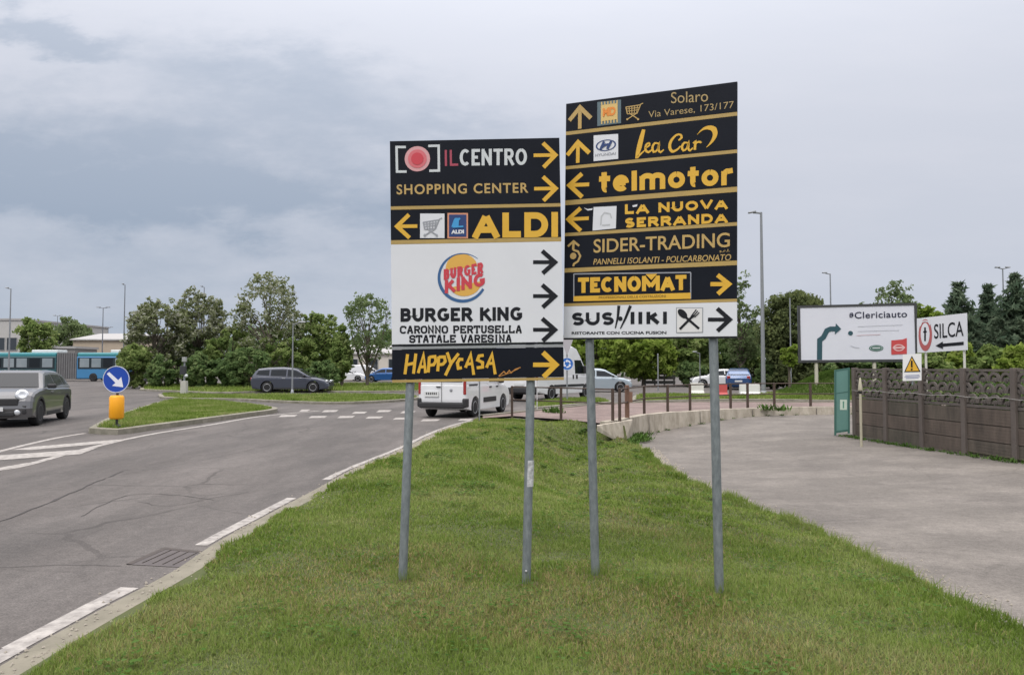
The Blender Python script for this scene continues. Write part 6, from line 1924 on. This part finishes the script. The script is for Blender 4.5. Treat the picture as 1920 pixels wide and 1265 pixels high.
def leaves(centres, per, spread, size, r, up=.3, elong=1.0):
    """Leaf-sized diamonds scattered around cluster centres."""
    C = np.repeat(np.asarray(centres), per, axis=0); n = len(C)
    sp = np.repeat(np.asarray(spread)[:, None], per, axis=0) if hasattr(spread, '__len__') else spread
    d = r.normal(size=(n, 3)); d /= np.linalg.norm(d, axis=1, keepdims=True)
    rad = r.random((n, 1)) ** .45
    p = C + d * rad * sp * np.array([1, 1, .8])
    a = r.normal(size=(n, 3)); a /= np.linalg.norm(a, axis=1, keepdims=True)
    nrm = d * .6 + r.normal(size=(n, 3)) * .7 + np.array([0, 0, up]); nrm /= np.linalg.norm(nrm, axis=1, keepdims=True)
    a = np.cross(nrm, a); a /= np.linalg.norm(a, axis=1, keepdims=True) + 1e-9
    b = np.cross(nrm, a)
    s = size * (.55 + .9 * r.random((n, 1)))
    a = a * s * elong; b = b * s * .62
    return np.stack([p - a, p + b * .9 - a * .1, p + a, p - b * .9 + a * .1], 1)


def tree(name, u, D, vtop, wpx, kind, label, seed, group, bottom=.12, dens=1.0, leaf=.17, nclu=120, trunk=True, gap=.0, fork=False, z0=0.0, shape='round', name2='crown'):
    r = np.random.default_rng(seed); rr_ = random.Random(seed)
    top = P(u, vtop, D); x, y = top.x, top.y
    h = top.z - z0; w = wpx / FOC * D
    t = thing(name, (x, y, z0), label, 'tree' if trunk else 'shrub', group)
    zb = h * bottom
    cz, rz_ = (zb + h) / 2, (h - zb) / 2
    cl, sp = [], []
    feather = gap > .3
    if feather: nclu = int(nclu * 2.6)
    k = 0
    off = r.normal(size=(7, 3)); off /= np.linalg.norm(off, axis=1, keepdims=True)
    amp = .72 + .38 * r.random(7)
    while len(cl) < nclu and k < nclu * 40:
        k += 1
        d = r.normal(size=3); d /= np.linalg.norm(d)
        q = (.52 + .48 * r.random()) ** .7
        lump = np.max(np.maximum(0, off @ d) ** 3 * amp) * .35 + .72        # uneven outline
        p = d * q * lump
        if shape == 'cone':
            f_ = (p[2] + 1) / 2; p[:2] *= max(.12, 1.25 - 1.15 * f_)
        if shape == 'drum':
            dd_ = p / max(abs(p)); k_ = .80 + .20 * np.linalg.norm(d) / np.linalg.norm(dd_) if False else 1.0
            p = d * (.55 + .45 * r.random()) * (1 / max(abs(d[2]) ** 1.0, np.hypot(d[0], d[1]))) ** .72 * .92
        if shape == 'dome': p[:2] *= min(1, max(.3, 1.15 - .5 * max(0, p[2])))
        if gap and float(vnoise(p[0] * 3.4 + seed, p[2] * 3.4 + p[1] * 1.9 + 40)) < gap: continue
        if feather and r.random() < .12: p = p * (1.05 + .12 * r.random())
        cl.append((p[0] * w / 2, p[1] * w / 2 * .9, cz + p[2] * rz_)); sp.append((.055 + .06 * r.random()) * (w + h) / 2 * (.48 if feather else 1.15 if not gap else .8))
    cl = np.array(cl); sp = np.array(sp)
    sc_ = min(1.0, max(0.2, 1))
    per = int(70 * dens)
    if feather: per = int(per * .29)
    V = leaves(cl, per, sp, leaf, r)
    V[:, :, 2] = np.maximum(V[:, :, 2], .02)
    if trunk:
        g = MB(); r0 = (.022 * h + .05) * (.55 if fork else .8)
        lean = (rr_.gauss(0, .03) * h, rr_.gauss(0, .02) * h)
        pts = [Vector((lean[0] * f_ ** 1.5 + rr_.gauss(0, .012) * h * f_, lean[1] * f_, h * .86 * f_)) for f_ in (0, .12, .3, .5, .75, 1)]
        pts[0].z = -.2
        g.tube(pts, [r0 * 1.25, r0, r0 * .8, r0 * .55, r0 * .3, r0 * .08], 8)
        if fork:
            for s in (-1, 1):
                g.tube([(0, 0, h * .10), (s * w * .10, 0, h * .25), (s * w * .22, s * .2, h * .5), (s * w * .32, 0, h * .82)], [r0 * .8, r0 * .65, r0 * .4, r0 * .08], 7)
        order = list(range(len(cl))); rr_.shuffle(order)
        for i in order[:int(24 + (8 if gap else 0))]:
            c = Vector(cl[i]); f_ = min(.95, max(.15, (c.z / h) * .62)); j = f_ * 5
            a = Vector((lean[0] * f_ ** 1.5, lean[1] * f_, h * .86 * f_))
            m1 = a.lerp(c, .5) + Vector((rr_.gauss(0, .04) * w, rr_.gauss(0, .04) * w, .05 * h))
            rb = r0 * .42 * (1.1 - f_)
            g.tube([a, m1, c], [rb, rb * .6, rb * .15], 5, cap=False)
        g.build('trunk', [M_BARK], t)
    raw_mesh('crown' if trunk else 'foliage', V.reshape(-1, 3), 4, LEAF[kind], t)
    if not trunk:
        g = MB()
        for k in range(5):
            a = k * 1.256; g.tube([(0.05 * math.cos(a), .05 * math.sin(a), -.1), (w * .2 * math.cos(a), w * .2 * math.sin(a), h * .7)], [.05, .015], 5)
        g.build('stem', [M_BARK], t)
    return t


def conifer(u, D, vtop, wpx, label, seed, z0=0.0):
    r = np.random.default_rng(seed); rr_ = random.Random(seed)
    top = P(u, vtop, D); h = top.z - z0; w = wpx / FOC * D
    t = thing('conifer', (top.x, top.y, z0), label, 'tree', 'dark conifers at the right')
    g = MB(); g.tube([(0, 0, -.2), (0, 0, h * .5), (0, 0, h * .98)], [.03 * h, .017 * h, .004 * h], 8)
    V = []
    lv = int(h / .34)
    for k in range(lv):
        f_ = (k + .4) / lv; z = h * (.05 + .93 * f_); L = w / 2 * (1.03 - f_) ** 1.05 * (.65 + .55 * rr_.random()) * 1.75 + .10
        nb = 9 if f_ < .75 else 6
        for b_ in range(nb if k < lv - 2 else 4):
            a = 2 * PI * b_ / nb + k * .9 + rr_.gauss(0, .25); l = L * rr_.uniform(.55, 1.2)
            e = Vector((math.cos(a) * l, math.sin(a) * l, z - l * rr_.uniform(-.15, .22) + l * .10))
            s_ = Vector((0, 0, z))
            if l > .6: g.tube([s_, s_.lerp(e, .6) + Vector((0, 0, .05 * l)), e], [.03, .02, .006], 4, cap=False)
            m = max(4, int(l / .17))
            cs = np.array([tuple(s_.lerp(e, (i + 1) / m)) for i in range(m)])
            V.append(leaves(cs, 6, .10 + .10 * min(1, l), .13, r, up=.1, elong=2.0))
    g.build('trunk', [M_BARK], t)
    raw_mesh('crown', np.concatenate(V).reshape(-1, 3), 4, LEAF['conifer'], t)
    return t


GL, GR = 'trees on the left beyond the road', 'trees on the right beyond the road'
tree('broadleaf_tree', 69, 95, 592, 68, 'mid', 'small rounded dark green tree behind the bus at the far left', 101, GL, .1, leaf=.22, nclu=90)
tree('broadleaf_tree', 141, 112, 590, 78, 'pale', 'pale green tree behind the bellows of the bus', 102, GL, .1, leaf=.25, nclu=90)
tree('robinia_tree', 290, 58, 543, 140, 'robinia', 'leftmost large robinia, broad crown right of the round blue sign', 103, GL, .10, .75, .14, 190, gap=.34)
tree('robinia_tree', 372, 61, 545, 118, 'robinia', 'robinia tree in the middle of the left group, behind the service post', 104, GL, .10, .75, .14, 190, gap=.34)
tree('robinia_tree', 505, 60, 512, 160, 'robinia', 'tallest open robinia crown above the dark grey estate car', 105, GL, .14, .50, .13, 210, gap=.42)
tree('robinia_tree', 588, 62, 574, 110, 'mid', 'green tree right of the tallest robinia', 106, GL, .12, .8, .16, 120, gap=.36)
tree('robinia_tree', 690, 58, 536, 126, 'pale', 'thin forked tree with sky showing through, touching the left board', 107, GL, .26, .36, .125, 150, gap=.46, fork=True)
tree('broadleaf_tree', 642, 57, 612, 52, 'mid', 'small dark pointed tree left of the forked thin tree', 108, GL, .1, 1.1, .16, 70, shape='cone')
tree('broadleaf_tree', 252, 55, 632, 62, 'mid', 'low bright leaning tree beside the black car', 109, GL, .05, 1.0, .17, 60)
tree('broadleaf_tree', 335, 61, 620, 120, 'dark', 'dark lower tree filling the robinia group on the left', 110, GL, .02, .8, .17, 80, gap=.2)
tree('broadleaf_tree', 436, 60, 612, 110, 'mid', 'darker lower tree left of the estate car', 111, GL, .02, .8, .17, 80, gap=.2)
tree('broadleaf_tree', 545, 59, 618, 130, 'mid', 'low green tree right behind the estate car', 112, GL, .04, .8, .17, 80, gap=.25)
tree('broadleaf_tree', 810, 64, 560, 150, 'mid', 'tree standing behind the left board', 113, GL, .15, 1.0, .2, 100, gap=.35)
for i, (u, vt, w_, lab) in enumerate(((305, 668, 70, 'dark shrub below the leftmost robinia'), (372, 660, 84, 'dark shrub behind the service post'), (436, 664, 80, 'dark shrub left of the estate car'), (605, 672, 70, 'dark shrub right of the estate car'), (468, 640, 90, 'tall dark shrub just behind the tail of the estate car'))):
    tree('shrub', u, 54.5, vt, w_, 'dark', lab, 130 + i, 'shrubs under the left trees', .0, 1.0, .15, 60, trunk=False, shape='dome')
# right
tree('broadleaf_tree', 1118, 63, 618, 130, 'bright', 'bright green tree behind the left post of the taller board', 201, GR, .04, 1.15, .19, 130)  # hidden tops of these three trees shaped low so skylight brightens the foliage below
tree('broadleaf_tree', 1205, 61, 612, 130, 'bright', 'bright green tree behind the middle of the taller board', 202, GR, .04, 1.15, .19, 130)
tree('broadleaf_tree', 1285, 63, 605, 120, 'mid', 'duller green tree behind the right post of the taller board', 203, GR, .05, 1.1, .19, 120)
tree('robinia_tree', 1388, 60, 517, 90, 'pale', 'sparse tall tree between the taller board and the tallest lamp', 204, GR, .2, .55, .13, 130, gap=.40)
tree('broadleaf_tree', 1372, 65, 598, 110, 'dark', 'dark green tree left of the tallest lamp', 205, GR, .03, 1.1, .17, 110)
tree('ivy_tree', 1488, 53, 547, 126, 'ivy', 'broad ivy covered dome left of the billboard', 206, GR, .0, 1.3, .13, 330, shape='drum')
tree('robinia_tree', 1652, 60, 517, 130, 'pale', 'sparse light tree above the middle of the billboard', 207, GR, .25, .6, .14, 170, gap=.36)
tree('broadleaf_tree', 1718, 60, 556, 110, 'bright', 'bushy green tree behind the right end of the billboard', 208, GR, .1, 1.0, .18, 100, gap=.3)
tree('broadleaf_tree', 1590, 62, 566, 90, 'mid', 'green tree just topping the left half of the billboard', 209, GR, .1, 1.0, .18, 90, gap=.34)
conifer(1795, 48, 524, 92, 'dark conifer left of the right-hand street lamp', 301)
conifer(1851, 51, 529, 84, 'dark conifer directly beside the right-hand street lamp', 302)
conifer(1903, 47, 507, 98, 'tallest dark conifer at the right edge', 303)
for i, (u, vt, w_) in enumerate(((1770, 575, 80), (1830, 585, 90), (1885, 570, 90), (1945, 570, 90))):
    tree('broadleaf_tree', u, 57, vt, w_, 'dark', ('dark tree filling the gap left of the first conifer', 'dark tree filling the gap between the first two conifers', 'dark tree behind the right-hand street lamp', 'dark tree behind the conifers at the right edge')[i], 320 + i, GR, .02, .9, .17, 80, gap=.2)
conifer(1975, 50, 515, 100, 'dark conifer just outside the right edge', 304)
sap = tree('sapling', 1480, 44.5, 640, 28, 'bright', 'young bright green sapling left of the billboard', 210, GR, .45, .8, .12, 22, z0=.3)
for i, (u, vt, w_, D, k_, lab) in enumerate(((1745, 646, 75, 31, 'mid', 'bright green shrub behind the arrow board'), (1800, 642, 80, 32, 'bright', 'bright green shrub below the first conifer'), (1855, 640, 84, 31, 'mid', 'bright green shrub below the street lamp at the right'),
        (1912, 638, 90, 30, 'bright', 'bright green shrub at the right edge above the fence'), (1965, 640, 90, 29, 'bright', 'bright green shrub outside the right edge'),
        (1300, 676, 64, 60, 'dark', 'dark shrub left of the white parked car'), (1446, 676, 60, 54, 'dark', 'dark shrub right of the tallest lamp'), (1590, 664, 90, 47, 'dark', 'dark shrub below the left half of the billboard'), (1670, 660, 100, 46, 'dark', 'dark shrub below the right half of the billboard'),
        (1345, 668, 90, 68, 'dark', 'dark shrub behind the white parked car'), (1400, 664, 90, 65, 'mid', 'green shrub behind the blue car'))):
    tree('shrub', u, D, vt, w_, k_, lab, 230 + i, 'shrubs on the right', .0, 1.1, .12 if D < 35 else .16, 80, trunk=False, shape='dome')
# far belt of trees closing the horizon
for i in range(7):
    s = .9 + i * 1.45; p = FENCE_A + fd * s - fn * 1.0
    u_ = 960 + FOC * p.x / p.y
    tree('shrub', u_, p.y, 697, 1.9 / p.y * FOC, 'dark', 'dark shrub pressed close behind the scalloped openwork of the fence', 400 + i, 'shrubs close behind the concrete fence', .0, 1.0, .07, 70, trunk=False, shape='dome', z0=-.2)
r = np.random.default_rng(77)
cs = []
for k in range(1750):
    x = r.uniform(-60, 150); y = r.uniform(118, 135); cs.append((x, y, r.random() ** .8 * (5.5 + 3.5 * float(vnoise(x * .12, 3)))))
V = leaves(np.array(cs), 26, 1.3, .42, r)
tag(raw_mesh('treeline', V.reshape(-1, 3), 4, LEAF['dark']), 'dark far wood closing the horizon', 'trees', kind='stuff')
